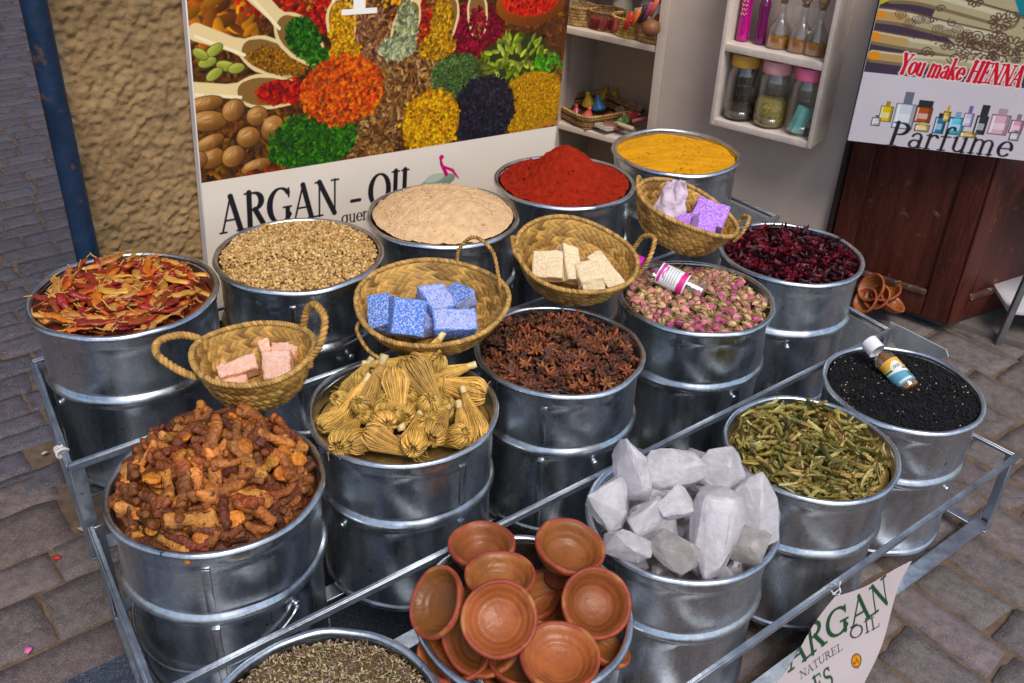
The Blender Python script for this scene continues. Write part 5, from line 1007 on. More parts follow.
# ---- clay bowls
M_clay = mat('terracotta', (.245, .075, .016), .46, vary=.34, scale=9, bump=.3, bscale=120, objrand=.38, hue=.008, speck=((.20, .045, .017), 11, .60), rvary=.15)
M_clayrim = mat('reddened_clay', (.26, .045, .016), .6, vary=.4, scale=30, bump=.3, bscale=160, speck=((.36, .13, .035), 26, .56))
def bowl_meshes(depth=.030, R=.057, stem=0., sd=5):
    k = R/.057; inner = [(0, .006), (.006, .0052), (.012, .0064), (.02, .0072), (.026, .0092)]+[(.026+.021*t, .0092+(depth-.012)*t**1.5+.0006*math.sin(t*16)) for t in np.linspace(.12, 1, 12)]+[(.0495, depth-.001)]
    rim = [(.0495, depth-.001), (.0515, depth+.0015), (.0545, depth+.0018), (.0568, depth-.0005), (.0572, depth-.004), (.0560, depth-.0075)]
    outer = [(.0560, depth-.0075), (.052, depth*.55), (.044, depth*.22), (.034, .001), (.030, -.002)]
    if stem: outer += [(.016, -.004), (.012, -.012), (.014, -stem+.008), (.024, -stem), (.023, -stem-.003), (0, -stem-.003)]
    else: outer += [(.029, -.004), (0, -.004)]
    def mk(p): 
        v, f = lathe([(a*k, b) for a, b in p], 64); v += np.stack([wob(v, 9, sd+q)*.0013 for q in range(3)], 1); return v, f
    a = make_mesh('bowl_inside', *mk(inner[::-1]), M_clay); b = make_mesh('rim', *mk(rim[::-1]), M_clayrim); c = make_mesh('bowl_outside', *mk(outer[::-1]), M_clay); 
    for m in (a, b, c): 
        bm = bmesh.new(); bm.from_mesh(m); bmesh.ops.remove_doubles(bm, verts=bm.verts[:], dist=1e-6); bm.to_mesh(m); bm.free()
    return a, b, c
BWL = {0: bowl_meshes(.035), 1: bowl_meshes(.036, .055, .045), 2: bowl_meshes(.030, .057, 0, 17), 3: bowl_meshes(.039, .057, 0, 29)}
def bowl(px, py, z, hw, sx, sy, sv, label, kind=0, grp='small clay bowls piled in the front bucket', name='clay_bowl'):
    c = at(px, py, z); t = (c-EYE)@FW; s = hw*t/FOC/.057; d = ray(px, py); d /= np.linalg.norm(d)
    nrm = RT*sx+UP*sy-d*sv; nrm /= np.linalg.norm(nrm); R3 = frame(nrm, rng.random()*6)
    e = empty(name, c-nrm*.026*s); e.rotation_mode = 'QUATERNION'; e.rotation_quaternion = Matrix(R3.tolist()).to_quaternion(); e.scale = (s, s, s); tag(e, label, 'bowl', grp)
    for nm, me in zip(('bowl_inside', 'rim', 'bowl_outside'), BWL[kind or (0, 2, 3)[int(rng.integers(3))]]): o = bpy.data.objects.new(nm, me); COL.objects.link(o); o.parent = e
bowl(499, 619, .462, 39, -.05, .12, 1, 'clay bowl facing up, uppermost in the middle of the pile')
bowl(482, 549, .405, 34, -.02, .92, .62, 'clay bowl at the back left of the pile, against the rim')
bowl(500, 578, .430, 36, .05, .95, .60, 'shallow clay bowl between the back one and the uppermost one')
bowl(436, 602, .440, 37, -.80, .22, .72, 'clay bowl tipped to the left over the bucket rim')
bowl(569, 549, .425, 37, .28, .72, .70, 'clay bowl on a short stem at the back right of the pile', 1)
bowl(595, 604, .400, 36, .26, .16, 1, 'clay bowl facing up beside the right rim')
bowl(560, 656, .415, 41, .10, .66, .72, 'clay bowl at the front right of the pile')
bowl(483, 637, .388, 41, -.14, .16, 1, 'clay bowl under the uppermost one, rim painted red')
bowl(455, 652, .362, 38, -.1, .6, .8, 'clay bowl lying low by the left front rim, in shade')
bowl(604, 646, .366, 29, .55, .85, .35, 'clay bowl on edge at the right front rim')
bowl(548, 600, .350, 36, .1, .7, .6, 'clay bowl deep in the pile, seen between the others')
bowl(522, 664, .362, 34, .1, .8, .5, 'clay bowl at the bottom of the pile, below the uppermost one')
# more bowls fill the bucket below the ones in view
for k, (dx, dy, dz) in enumerate(((-.06, .03, .0), (.06, .03, -.005), (.0, -.06, -.01), (.0, .07, -.01))):
    e = empty('clay_bowl', (XY['clay'][0]+dx, XY['clay'][1]+dy, .315+dz)); e.rotation_euler = (.2*dy*10, .2*dx*10, k); tag(e, 'clay bowl buried at the bottom of the pile in the front bucket', 'bowl', 'clay bowls buried in the front bucket')
    for nm, me in zip(('bowl_inside', 'rim', 'bowl_outside'), BWL[(0, 2, 3)[k % 3]]): o = bpy.data.objects.new(nm, me); COL.objects.link(o); o.parent = e
# the little stack of bowls on the ground by the door
OB = [(877, 297, .085, 14, -.5, .5, .7), (872, 288, .10, 15, -.6, .3, .6), (886, 292, .095, 15, -.1, .6, .5), (892, 303, .07, 14, .5, .5, .5), (866, 301, .065, 14, -.6, .4, .5)]
OLB = ['orange clay bowl facing out in the pile by the door', 'orange clay bowl tipped left in the pile by the door', 'orange clay bowl topmost in the pile by the door', 'orange clay bowl lowest right in the pile by the door', 'orange clay bowl half hidden behind the hibiscus bucket']
for k, (a, b, z, hw, sx, sy, sv) in enumerate(OB): bowl(a, b, z, hw, sx, sy, sv, OLB[k], 0, 'orange clay bowls by the door')

# ------------------------------------------------------------------ woven baskets
M_palm = mat('palm_weave', (.4, .25, .07), .6, vary=.3, scale=70, attr=True, bump=.3, bscale=200)
def rope(path, R, r, turns, strands=2, n=6, col=(.39, .22, .058), jit=.5):
    path = np.array(path); m = len(path); T = np.gradient(path, axis=0); T /= np.linalg.norm(T, axis=1, keepdims=True); ref = np.array([0, .3, 1.]); mb = MB(); Nn = np.cross(T[0], ref); Nn /= np.linalg.norm(Nn); NN = []
    for i in range(m): Nn = Nn-T[i]*(Nn@T[i]); Nn /= np.linalg.norm(Nn); NN.append(Nn.copy())
    NN = np.array(NN); BB = np.cross(T, NN)
    for k in range(strands):
        a = np.linspace(0, 2*PI*turns, m)+k*2*PI/strands; v, f = tube(path+R*(np.cos(a)[:, None]*NN+np.sin(a)[:, None]*BB), r, n); mb.add(v, f, np.clip(np.array(col)*(1+jit*np.repeat(wob(path, 60, k+3), n)[:, None]), .01, 1))
    return np.concatenate(mb.v), mb.f, np.concatenate(mb.c)
def basket(loc, R3, a, b, depth, label, handles, seed, flare=.62, lip=None, name='palm_basket', group='woven palm baskets of soap on the buckets', bands=4.6, strands=42):
    e = empty(name, loc); e.rotation_mode = 'QUATERNION'; e.rotation_quaternion = Matrix(R3.tolist()).to_quaternion(); tag(e, label, 'basket', group)
    r = np.random.default_rng(seed); na, nt = 340, 74; ph = np.linspace(0, 2*PI, na, endpoint=False); t = np.linspace(0, 1, nt)
    s1 = np.clip(t/.42, 0, 1); s2 = np.clip((t-.42)/.58, 0, 1); rad = flare*s1**1.0*(t < .42)+(t >= .42)*(flare+(1-flare)*s2**.8); z = -depth*(1-s2**1.25)+.004*(1-s1)
    tone = r.random((40, 400)); mb = MB()
    for side in (1, -1):
        P = np.zeros((nt, na, 3)); c = np.zeros((nt, na, 3)); q = t*bands*1.75; bd = q.astype(int); fr = q-bd
        for i in range(nt):
            ns = strands if t[i] > .25 else strands//2
            p = ph/(2*PI)*ns+np.abs(fr[i]-.5)*1.5+.37*bd[i]; fp = p-np.floor(p); hgt = np.abs(np.sin(PI*fp))**.55*(np.sin(PI*np.clip(fr[i], .0, 1))**.35); d = side*(.0012+.0034*hgt)
            rr = rad[i]*(1+.012*np.sin(3*ph+seed)+.01*np.sin(5*ph)); nx = .8 if t[i] > .42 else .15; nz = -.6 if t[i] > .42 else -1
            P[i, :, 0] = (a*rr+d*nx)*np.cos(ph); P[i, :, 1] = (b*rr+d*nx)*np.sin(ph); P[i, :, 2] = z[i]+d*nz*.8+.004*np.sin(2*ph+seed)*s2[i]
            k = tone[bd[i] % 40, np.floor(p).astype(int) % 400]; c[i] = np.array((.42, .235, .055))*(.45+.85*k[:, None])*np.stack([1+0*k, 1-.10*(k < .3), 1-.2*(k < .3)], 1)
        f = []
        for i in range(nt-1):
            for j in range(na):
                k = (j+1) % na; w_ = (i*na+j, i*na+k, (i+1)*na+k, (i+1)*na+j); f.append(w_ if side < 0 else w_[::-1])
        mb.add(P.reshape(-1, 3), f, c.reshape(-1, 3))
    mb.build('woven_body', M_palm, e, True, True)
    rp = np.stack([a*1.012*np.cos(ph)*(1+.012*np.sin(3*ph+seed)+.01*np.sin(5*ph)), b*1.012*np.sin(ph)*(1+.012*np.sin(3*ph+seed)+.01*np.sin(5*ph)), .003+.004*np.sin(2*ph+seed)], 1); rp = np.vstack([rp, rp[:1]])
    v, f, c = rope(rp, .0022, .0034, int((a+b)*PI/.0105), 2); mesh_obj('braided_rim', v, f, M_palm, e, True, c)
    for hpts, rr in handles:
        pth = spline(hpts, 90); L = np.linalg.norm(np.diff(pth, axis=0), axis=1).sum(); v, f, c = rope(pth, rr*.55, rr*.75, int(L/.012), 2, 7, (.38, .205, .05)); mesh_obj('handle', v, f, M_palm, e, True, c)
    return e
def orient(tilt, roll, yaw=0.):
    """x to the photo's right, z up; tilt > 0 leans the opening towards the viewer, roll > 0 lowers the right side"""
    return rotm(0, 0, yaw)@rotm(math.radians(tilt), 0, 0)@rotm(0, math.radians(roll), 0)
def loopx(s, a, h, w_, lean=0.):   # handle standing on the end of the long axis
    return [(s*a*.99, -w_, -.012), (s*(a*1.0+.004), -w_, .004), (s*(a*1.05+lean*.5), -w_*.9, h*.6), (s*(a*1.08+lean), 0, h), (s*(a*1.05+lean*.5), w_*.9, h*.6), (s*(a*1.0+.004), w_, .004), (s*a*.99, w_, -.012)]
S1 = at(253, 353, .615); O1 = orient(3, -2, .12)
basket(S1, O1, .096, .086, .074, 'small palm basket of pink soap with two loop handles', [([(.073, .054, -.012), (.076, .056, .006), (.088, .052, .045), (.105, .032, .066), (.120, .004, .056), (.112, -.022, .028), (.094, -.028, .004), (.091, -.028, -.012)], .0056), ([(-.084, .040, -.012), (-.088, .042, .002), (-.118, .038, .016), (-.148, .016, .020), (-.146, -.010, .012), (-.112, -.034, -.002), (-.086, -.040, -.014)], .0056)], 1)
S2 = at(432, 301, .605); O2 = orient(9, -1, .05)
basket(S2, O2, .136, .124, .060, 'wide palm basket of blue soap with thin upright handle', [([(0.0425, 0.1181, -0.005), (0.0473, 0.121, 0.03), (0.0756, 0.1134, 0.062), (0.1087, 0.0803, 0.055), (0.121, 0.0425, 0.02), (0.1229, 0.0378, -0.005)], .0032), ([(-0.1229, -0.0473, -0.004), (-0.1304, -0.0614, -0.022), (-0.0945, -0.1115, -0.035), (-0.0189, -0.1417, -0.03), (0.0189, -0.1304, -0.006)], .0032)], 2)
S3 = at(577, 255, .605); O3 = orient(14, 7, .10)
basket(S3, O3, .122, .113, .068, 'palm basket of cream soap with one tall loop handle', [(loopx(1, .121, .060, .038, .014), .0042), ([(-0.119, 0.0279, 0), (-0.1321, 0.0186, 0.014), (-0.1348, 0.0, 0.02), (-0.1302, -0.0186, 0.008), (-0.119, -0.0279, -0.004)], .0035)], 3)
S4 = at(689, 209, .655); O4 = orient(6, 19, -.15)
basket(S4, O4, .112, .084, .074, 'tilted palm basket of purple soap behind the rose buds', [(loopx(1, .110, .034, .030, .002), .0036), ([(-0.11, 0.0264, 0), (-0.1214, 0.0176, 0.014), (-0.125, 0.0, 0.018), (-0.1206, -0.0176, 0.01), (-0.11, -0.0264, -0.004)], .0035)], 4)

# ---- soap
def soapm(name, c, fr, sp=130): return mat(name, c, .65, vary=.2, scale=60, bump=.5, bscale=220, sss=.15, speck=(fr, sp*1.9, .48), objrand=.06)
M_sp = soapm('pink_soap', (.72, .36, .21), (.78, .52, .42)); M_sb = soapm('blue_soap', (.050, .16, .52), (.34, .40, .68), 170); M_sc = soapm('cream_soap', (.66, .50, .28), (.70, .58, .42)); M_sv = soapm('purple_soap', (.36, .13, .60), (.52, .32, .70), 150)
M_sb = (M_sb, soapm('frosted_blue_soap', (.40, .42, .66), (.16, .25, .58), 170)); M_sp = (M_sp, soapm('frosted_pink_soap', (.74, .50, .42), (.72, .40, .26))); M_sv = (M_sv, soapm('frosted_purple_soap', (.50, .33, .66), (.38, .16, .58), 150))
M_cloth = mat('pale_lilac_cloth', (.58, .46, .55), .85, vary=.12, scale=25, bump=.3, bscale=200)
def soap(px, py, z, sx, sy, sz, ax, label, m, grp, spin=0.):
    """ax: direction the big face looks in (camera right, up, towards viewer); spin turns it in its plane"""
    c = at(px, py, z); n = RT*ax[0]+UP*ax[1]-FW*ax[2]; n /= np.linalg.norm(n); R3 = frame(n, spin, RT)
    v, f = cbox((0, 0, 0), sx, sy, sz); v = v*(1+rng.normal(size=v.shape)*.08); o = mesh_obj('soap_bar', v, f, m if not isinstance(m, tuple) else m[0])
    if isinstance(m, tuple):
        o.data.materials.append(m[1])
        for p in o.data.polygons: p.material_index = 1 if (p.index+sum(map(ord, label))) % 5 < 2 else 0
    bevel(o.data, .0034, 2); bm = bmesh.new(); bm.from_mesh(o.data); bmesh.ops.triangulate(bm, faces=bm.faces[:]); bmesh.ops.subdivide_edges(bm, edges=bm.edges[:], cuts=4, use_grid_fill=True); bm.to_mesh(o.data); bm.free()
    co = np.zeros(len(o.data.vertices)*3, np.float32); o.data.vertices.foreach_get('co', co); co = co.reshape(-1, 3); sd_ = int(rng.integers(9999)); co += np.stack([wob(co, 42, sd_+q, 4)*.0017 for q in range(3)], 1); o.data.vertices.foreach_set('co', co.ravel()); o.data.set_sharp_from_angle(angle=math.radians(50)); o.matrix_world = mw(R3, c); tag(o, label, 'soap', grp)
G1, G2, G3, G4 = 'pink soap bars in their basket', 'blue soap bars in their basket', 'cream soap bars in their basket', 'purple soap bars in their basket'
soap(279, 365, .578, .050, .048, .026, (-.1, .15, 1), 'squarish pink soap bar standing at the front of its basket', M_sp, G1, .04)
soap(238, 370, .565, .064, .028, .030, (.1, .55, .8), 'long pink soap bar leaning to the left side of its basket', M_sp, G1, .45)
soap(287, 352, .578, .050, .036, .026, (-.2, .5, .8), 'pink soap bar lying behind the squarish one', M_sp, G1, -.1)
soap(265, 348, .585, .018, .026, .02, (.1, .4, .8), 'small pale chip of soap behind the pink bars', M_sp, G1, .5)
soap(232, 383, .553, .050, .022, .020, (0, .8, .6), 'pale pink soap bar low at the front of its basket', M_sp, G1, .1)
soap(222, 366, .562, .02, .02, .018, (-.3, .5, .8), 'small broken pink soap lump by the left handle', M_sp, G1, .4)
soap(381, 314, .592, .040, .060, .036, (-.25, .25, .95), 'blue soap bar standing at the left of its basket', M_sb, G2, .05)
soap(407, 317, .596, .062, .070, .040, (.4, .20, .9), 'tallest blue soap bar, edge towards the viewer', M_sb, G2, -.06)
soap(436, 301, .598, .055, .060, .034, (.3, .6, .75), 'blue soap bar leaning behind the two front bars', M_sb, G2, .55)
soap(457, 299, .592, .050, .050, .034, (-.1, .75, .65), 'blue soap bar with its corner up at the back right', M_sb, G2, .75)
soap(455, 324, .588, .074, .046, .036, (.15, .45, .85), 'wide blue soap bar at the front right of its basket', M_sb, G2, .08)
soap(426, 325, .568, .040, .040, .03, (.1, .7, .7), 'blue soap bar low between the front bars', M_sb, G2, .3)
soap(548, 267, .585, .062, .058, .024, (-.15, .35, .9), 'squarish cream soap bar at the left of its basket', M_sc, G3, -.05)
soap(571, 264, .588, .034, .078, .026, (.25, .30, .9), 'upright cream soap bar in the middle of its basket', M_sc, G3, .12)
soap(588, 273, .580, .050, .050, .022, (.1, .6, .8), 'tan soap bar lying behind the upright cream one', M_sc, G3, .3)
soap(604, 272, .578, .034, .085, .024, (.1, .5, .85), 'long cream soap bar leaning at the right of its basket', M_sc, G3, .55)
soap(593, 289, .562, .044, .03, .02, (0, .8, .6), 'small pale soap bar low at the front of its basket', M_sc, G3, .0)
soap(708, 215, .640, .070, .060, .030, (.15, .5, .85), 'large speckled purple soap bar in its basket', M_sv, G4, -.42)
soap(703, 228, .636, .044, .050, .030, (.4, .3, .85), 'purple soap bar standing on edge before the large one', M_sv, G4, -.3)
soap(685, 224, .628, .040, .036, .026, (-.2, .5, .85), 'small purple soap bar left of the large one', M_sv, G4, .1)
soap(672, 218, .625, .036, .030, .024, (-.3, .5, .8), 'pale purple soap bar under the lilac cloth', M_sv, G4, .2)
# crumpled lilac cloth pouch
c0 = at(671, 203, .665); nx, ny = 26, 34; s, t = np.meshgrid(np.linspace(-1, 1, nx), np.linspace(0, 1, ny)); wd = .040*(1-.62*t)+.004
P = np.stack([s*wd+.018*(t-.5), -.012*np.cos(s*1.6)+.006*np.sin(s*7+t*4)*t, (t-.45)*.085], -1).reshape(-1, 3); P += np.stack([wob(P, 26, 70+q)*.0035 for q in range(3)], 1)
o = mesh_obj('cloth_pouch', P, grid(nx, ny), M_cloth); o.matrix_world = mw(rotm(-.25, .0, .1), c0); md = o.modifiers.new('thick', 'SOLIDIFY'); md.thickness = .004
tag(o, 'crumpled pale lilac cloth pouch beside the purple soap', 'pouch')

# ------------------------------------------------------------------ bottles lying in the buckets
def lying(px0, py0, z0, px1, py1, z1):
    a, b = at(px0, py0, z0), at(px1, py1, z1); d = b-a; return a, b, d/np.linalg.norm(d), np.linalg.norm(d)
M_cap = mat('white_cap', (.72, .70, .74), .45, vary=.05); M_magcap = mat('magenta_cap', (.62, .02, .42), .35, vary=.05); M_lab = mat('label', (1, 1, 1), .45, vary=.03, attr=True)
def flask(label, a, d, L, r, glass, liquid, capm, capr, capl, spin, paint, body_t=.62, la=.14, lb=.84):
    """base at a, neck along d"""
    e = empty('small_bottle', a); R3 = frame(d, spin, -FW); e.rotation_mode = 'QUATERNION'; e.rotation_quaternion = Matrix(R3.tolist()).to_quaternion(); tag(e, label, 'bottle')
    bl = L*body_t; pr = [(0, .0005), (r*.92, .0005), (r, .005), (r, bl), (r*.9, bl+.006), (r*.5, bl+.016), (r*.45, L-capl*.3)]
    inn = [(max(0, p-.0016), q+(.002 if i < 2 else 0)) for i, (p, q) in enumerate(pr)][::-1]
    mesh_obj('bottle_body', *lathe(pr+inn, 36), glass, e)
    if liquid: mesh_obj('liquid', *lathe([(0, .003), (r*.88, .003), (r*.91, .006), (r*.91, bl*.98), (r*.4, bl+.012), (0, bl+.012)], 30), liquid, e)
    v, f = lathe([(capr, L-capl), (capr, L-.002), (capr-.002, L), (0, L)][::1], 72); an = np.arctan2(v[:, 1], v[:, 0]); v[:, :2] *= (1+.02*np.sin(an*24))[:, None]; mesh_obj('cap', v, f, capm, e, angle=40)
    cvs = Canvas(-1, 1, 0, 1, .02, (.72, .72, .74)); paint(cvs); an = cvs.X*1.35; R_ = r+.0006; h0, h1 = bl*la, bl*lb
    P = np.stack([R_*np.cos(an), R_*np.sin(an), h0+(h1-h0)*cvs.Y], -1).reshape(-1, 3); mesh_obj('label', P, grid(cvs.nx, cvs.ny), M_lab, e, True, np.clip(cvs.C.reshape(-1, 3), 0, 1))
def paintA(c):
    c.poly([(-1, 0), (1, 0), (1, .35), (-1, .55)], (.10, .30, .42)); c.poly([(-1, .62), (1, .45), (1, .52), (-1, .70)], (.03, .16, .05)); c.poly([(-1, .72), (1, .54), (1, 1), (-1, 1)], (.70, .36, .02)); c.ell(.1, .68, .42, .2, .1, (.7, .7, .66)); 
    for k in range(4): c.line([(-.15+.14*k, .62), (-.05+.14*k, .74), (-.02+.14*k, .62)], .035, (.02, .05, .02))
    c.poly([(-.5, .08), (.5, .08), (.5, .16), (-.5, .16)], (.6, .65, .7)); c.ell(.62, .25, .18, .12, 0, (.05, .14, .04))
def paintB(c):
    c.poly([(-1, .05), (1, .05), (1, .22), (-1, .28)], (.60, .02, .20)); c.poly([(-.8, .88), (.8, .82), (.8, .95), (-.8, .97)], (.55, .03, .28))
    for k in range(5): c.line([(-.6, .36+.09*k), (.55, .38+.09*k)], .035, (.35, .33, .38))
    c.line([(-.4, .78), (-.1, .82), (.2, .75), (.5, .8)], .05, (.55, .03, .25))
a, b, d, L = lying(911, 390, .388, 868, 341, .432); flask('small oil bottle with a white cap lying in the black seeds', a, d, L, .0215, M_glass, M_oil, M_cap, .0180, .030, .0, paintA)
a, b, d, L = lying(704, 295, .522, 628, 258, .560); flask('clear bottle with a magenta cap lying on the rose buds', a, d, L, .0240, M_pet, None, M_magcap, .0160, .034, .2, paintB, .66, .34, .88)

# ------------------------------------------------------------------ baskets, mini tagines and packets on the recessed shelf
def shp(x, y, z): return at(x, y, z)
def little_basket(px, py, z0, a, b, h, label, col, nb=6, ns=40, square=0.):
    bp_ = at(px, py-3, z0)+WN*.055; e = empty('small_basket', (bp_[0], bp_[1], z0+.001)); e.rotation_euler = (0, 0, math.atan2(WD[1], WD[0])); tag(e, label, 'basket', 'small baskets on the top shelf')
    na, nt = 160, 40; ph = np.linspace(0, 2*PI, na, endpoint=False); mb = MB(); r = np.random.default_rng(int(px)); tone = r.random((nb+2, ns+2))
    q = np.abs(np.cos(ph))**(2+square*4)+np.abs(np.sin(ph))**(2+square*4); q = q**(-1/(2+square*4))
    for side in (1, -1):
        t = np.linspace(0, 1, nt); P = np.zeros((nt, na, 3)); c = np.zeros((nt, na, 3))
        for i in range(nt):
            bd = int(t[i]*nb*.999); fr = t[i]*nb-bd; p = ph/(2*PI)*ns+.5*bd; hg = np.abs(np.sin(PI*p))**.5*np.sin(PI*fr)**.5; d = side*(.001+.003*hg); rr = (.82+.18*t[i])*q
            P[i, :, 0] = (a*rr+d)*np.cos(ph); P[i, :, 1] = (b*rr+d)*np.sin(ph); P[i, :, 2] = h*t[i]; c[i] = np.array(col)*(.6+.7*tone[bd, np.floor(p).astype(int) % ns][:, None])
        mb.add(P.reshape(-1, 3), [(i*na+j, i*na+(j+1) % na, (i+1)*na+(j+1) % na, (i+1)*na+j)[::side] for i in range(nt-1) for j in range(na)], c.reshape(-1, 3))
    v, f = lathe([(a*.8, .004), (0, .004)], 30, 1, b/a); mb.add(v, f, np.array(col)*.7)
    mb.build('woven_body', M_palm, e, True, True); rp = np.stack([a*q*np.cos(ph), b*q*np.sin(ph), 0*ph+h], 1); rp = np.vstack([rp, rp[:1]]); v, f, c = rope(rp, .002, .003, int((a+b)*PI/.012), 2, 5, col); mesh_obj('braided_rim', v, f, M_palm, e, True, c)
    return e
M_dkred = mat('dark_red_packet', (.16, .02, .015), .4, vary=.4, scale=60); M_wood = mat('brown_wood', (.19, .07, .025), .5, vary=.3, scale=30, stretch=(3, 3, 12))
little_basket(570, 30, ZTS, .062, .046, .062, 'tan basket at the left end of the top shelf', (.34, .2, .07))
little_basket(596, 35, ZTS, .068, .050, .062, 'dark rimmed basket of red packets on the top shelf', (.22, .11, .04))
little_basket(624, 42, ZTS, .076, .055, .060, 'yellow basket of coloured tubes on the top shelf', (.46, .28, .06))
little_basket(646, 48, ZTS, .056, .05, .072, 'tall basket with a wooden ball at the right end of the top shelf', (.28, .14, .05), 5, 26, .6)
def stick(px, py, z, dx, dz, L, r, m, label, cat, nm, g=None):
    c = at(px, py, z)+WN*.05; d = WD*dx+Z3*dz; d /= np.linalg.norm(d); o = mesh_obj(nm, *tube([c-d*L/2, c-d*L*.48, c+d*L*.44, c+d*L/2], [r*.6, r, r, r*.45], 12), m); tag(o, label, cat, g)
TUB = [('red', (.5, .02, .02), 622), ('orange', (.6, .13, .02), 630), ('black', (.02, .02, .025), 636), ('plum', (.28, .05, .10), 642), ('coral', (.55, .1, .06), 648)]
for k, (n_, c_, x) in enumerate(TUB): stick(x-2, 24-3.5*k, ZTS+.070+.012*k, .35, .9, .06, .0085, mat(n_+'_tube', c_, .4), n_+' paste tube standing in the yellow basket on the top shelf', 'tube', 'paste_tube', 'paste tubes in the yellow basket')
o = mesh_obj('paper_card', *cbox(at(638, 22, ZTS+.07)+WN*.075, .10, .002, .075, WD*.95+Z3*.3, WN, Z3*.95-WD*.3), mat('white_paper', (.6, .58, .56), .7)); tag(o, 'white paper card behind the paste tubes on the top shelf', 'card')
v, f = ico(3); o = mesh_obj('wooden_ball', v*.030*np.array([1, 1, .9]), f, M_wood, None, True, None, at(643, 31, ZTS+.066)+WN*.05); tag(o, 'brown wooden ball lying in the tall basket', 'ball')
v, f = ico(3); o = mesh_obj('wooden_ball', v*.024, f, mat('red_wood', (.24, .03, .02), .5), None, True, None, at(650, 25, ZTS+.070)+WN*.07); tag(o, 'dark red wooden ball behind the brown one', 'ball')
for k, (x, y) in enumerate(((586, 25), (597, 27), (606, 28))):
    o = mesh_obj('red_packet', *cbox(at(x, y, ZTS+.050)+WN*.05, .035, .02, .04, rotm(.3, .2, k)[:, 0], rotm(.3, .2, k)[:, 1], rotm(.3, .2, k)[:, 2]), M_dkred); bevel(o.data, .005); tag(o, 'dark red packet in the dark rimmed basket', 'packet', 'red packets on the top shelf')
for k, (x, y, lb) in enumerate(((590, 10, 'striped cream jar standing at the back of the top shelf'), (618, 12, 'plain white jar standing at the back of the top shelf'))):
    q = at(x, y+26, ZTS)+WN*.20; e = empty('ceramic_jar', (q[0], q[1], ZTS+.001)); tag(e, lb, 'jar'); mesh_obj('jar_body', *lathe([(0, 0), (.03, 0), (.036, .02), (.036, .07), (.028, .085), (.028, .09), (0, .09)], 30), mat('jar_glaze', ((.5, .42, .33), (.6, .56, .52))[k], .4, vary=.3, scale=50, stretch=(1, 1, 8)), e); mesh_obj('lid', *lathe([(.03, .0905), (.03, .098), (.01, .104), (0, .104)], 24), M_cream, e)
# tray basket with mini tagines
tL, tF, tR = at(558, 101, ZMS+.055), at(599, 122, ZMS+.055), at(628, 104, ZMS+.055); tx, ty = tF-tL, tR-tF; ta, tb = np.linalg.norm(tx)/2, np.linalg.norm(ty)/2; tc_ = (tL+tR)/2
e = empty('tray_basket', (tc_[0], tc_[1], ZMS+.001)); e.rotation_euler = (0, 0, math.atan2(tx[1], tx[0])); tag(e, 'low rectangular woven tray of mini tagines on the middle shelf', 'tray')
mb = MB(); na = 200; ph = np.linspace(0, 2*PI, na, endpoint=False); q = (np.abs(np.cos(ph))**5+np.abs(np.sin(ph))**5)**(-1/5.)
for k in range(6):
    s = .90+.02*k; pth = np.stack([ta*s*q*np.cos(ph), tb*s*q*np.sin(ph), 0*ph+.005+.0085*k], 1); pth = np.vstack([pth, pth[:1]]); v, f, c = rope(pth, .002, .0042, 46, 2, 6, (.36, .20, .06) if k % 3 else (.13, .06, .02)); mb.add(v, f, c)
mb.build('coiled_side', M_palm, e, True, True); mesh_obj('tray_floor', *cbox((0, 0, .003), ta*1.75, tb*1.75, .004), mat('tray_floor', (.20, .11, .04), .7, vary=.3, scale=40), e)
TG = [(577, 106, 'pink', (.52, .06, .10)), (587, 112, 'coral', (.55, .08, .07)), (590, 97, 'yellow', (.62, .38, .02)), (600, 101, 'blue', (.04, .18, .42)), (603, 90, 'ochre', (.50, .30, .02)), (614, 92, 'gold', (.58, .33, .02)), (579, 111, 'black', (.015, .015, .02)), (595, 110, 'green', (.03, .28, .07))]
for n_x, n_y, n_, c_ in TG:
    k = n_x; q = at(n_x, n_y, ZMS+.058); g_ = empty('mini_tagine', (q[0], q[1], ZMS+.022)); g_.rotation_euler = (rng.normal()*.18, rng.normal()*.18, 0); tag(g_, n_+' mini tagine lying in the woven tray on the middle shelf', 'ornament', 'mini tagines in the woven tray')
    m = mat(n_+'_glaze', c_, .35, vary=.15, scale=60); sc_ = .35 if n_ == 'green' else (.7 if n_ in ('black', 'pink') else 1.)
    mesh_obj('dish', *lathe([(a*sc_, b*sc_) for a, b in [(0, 0), (.018, 0), (.026, .008), (.027, .013), (0, .013)]], 28), m, g_); mesh_obj('cone_lid', *lathe([(a*sc_, b*sc_) for a, b in [(.025, .0135), (.024, .017), (.019, .024), (.018, .026), (.012, .036), (.011, .038), (.006, .048), (.0075, .052), (.006, .057), (0, .058)]], 28), m, g_)
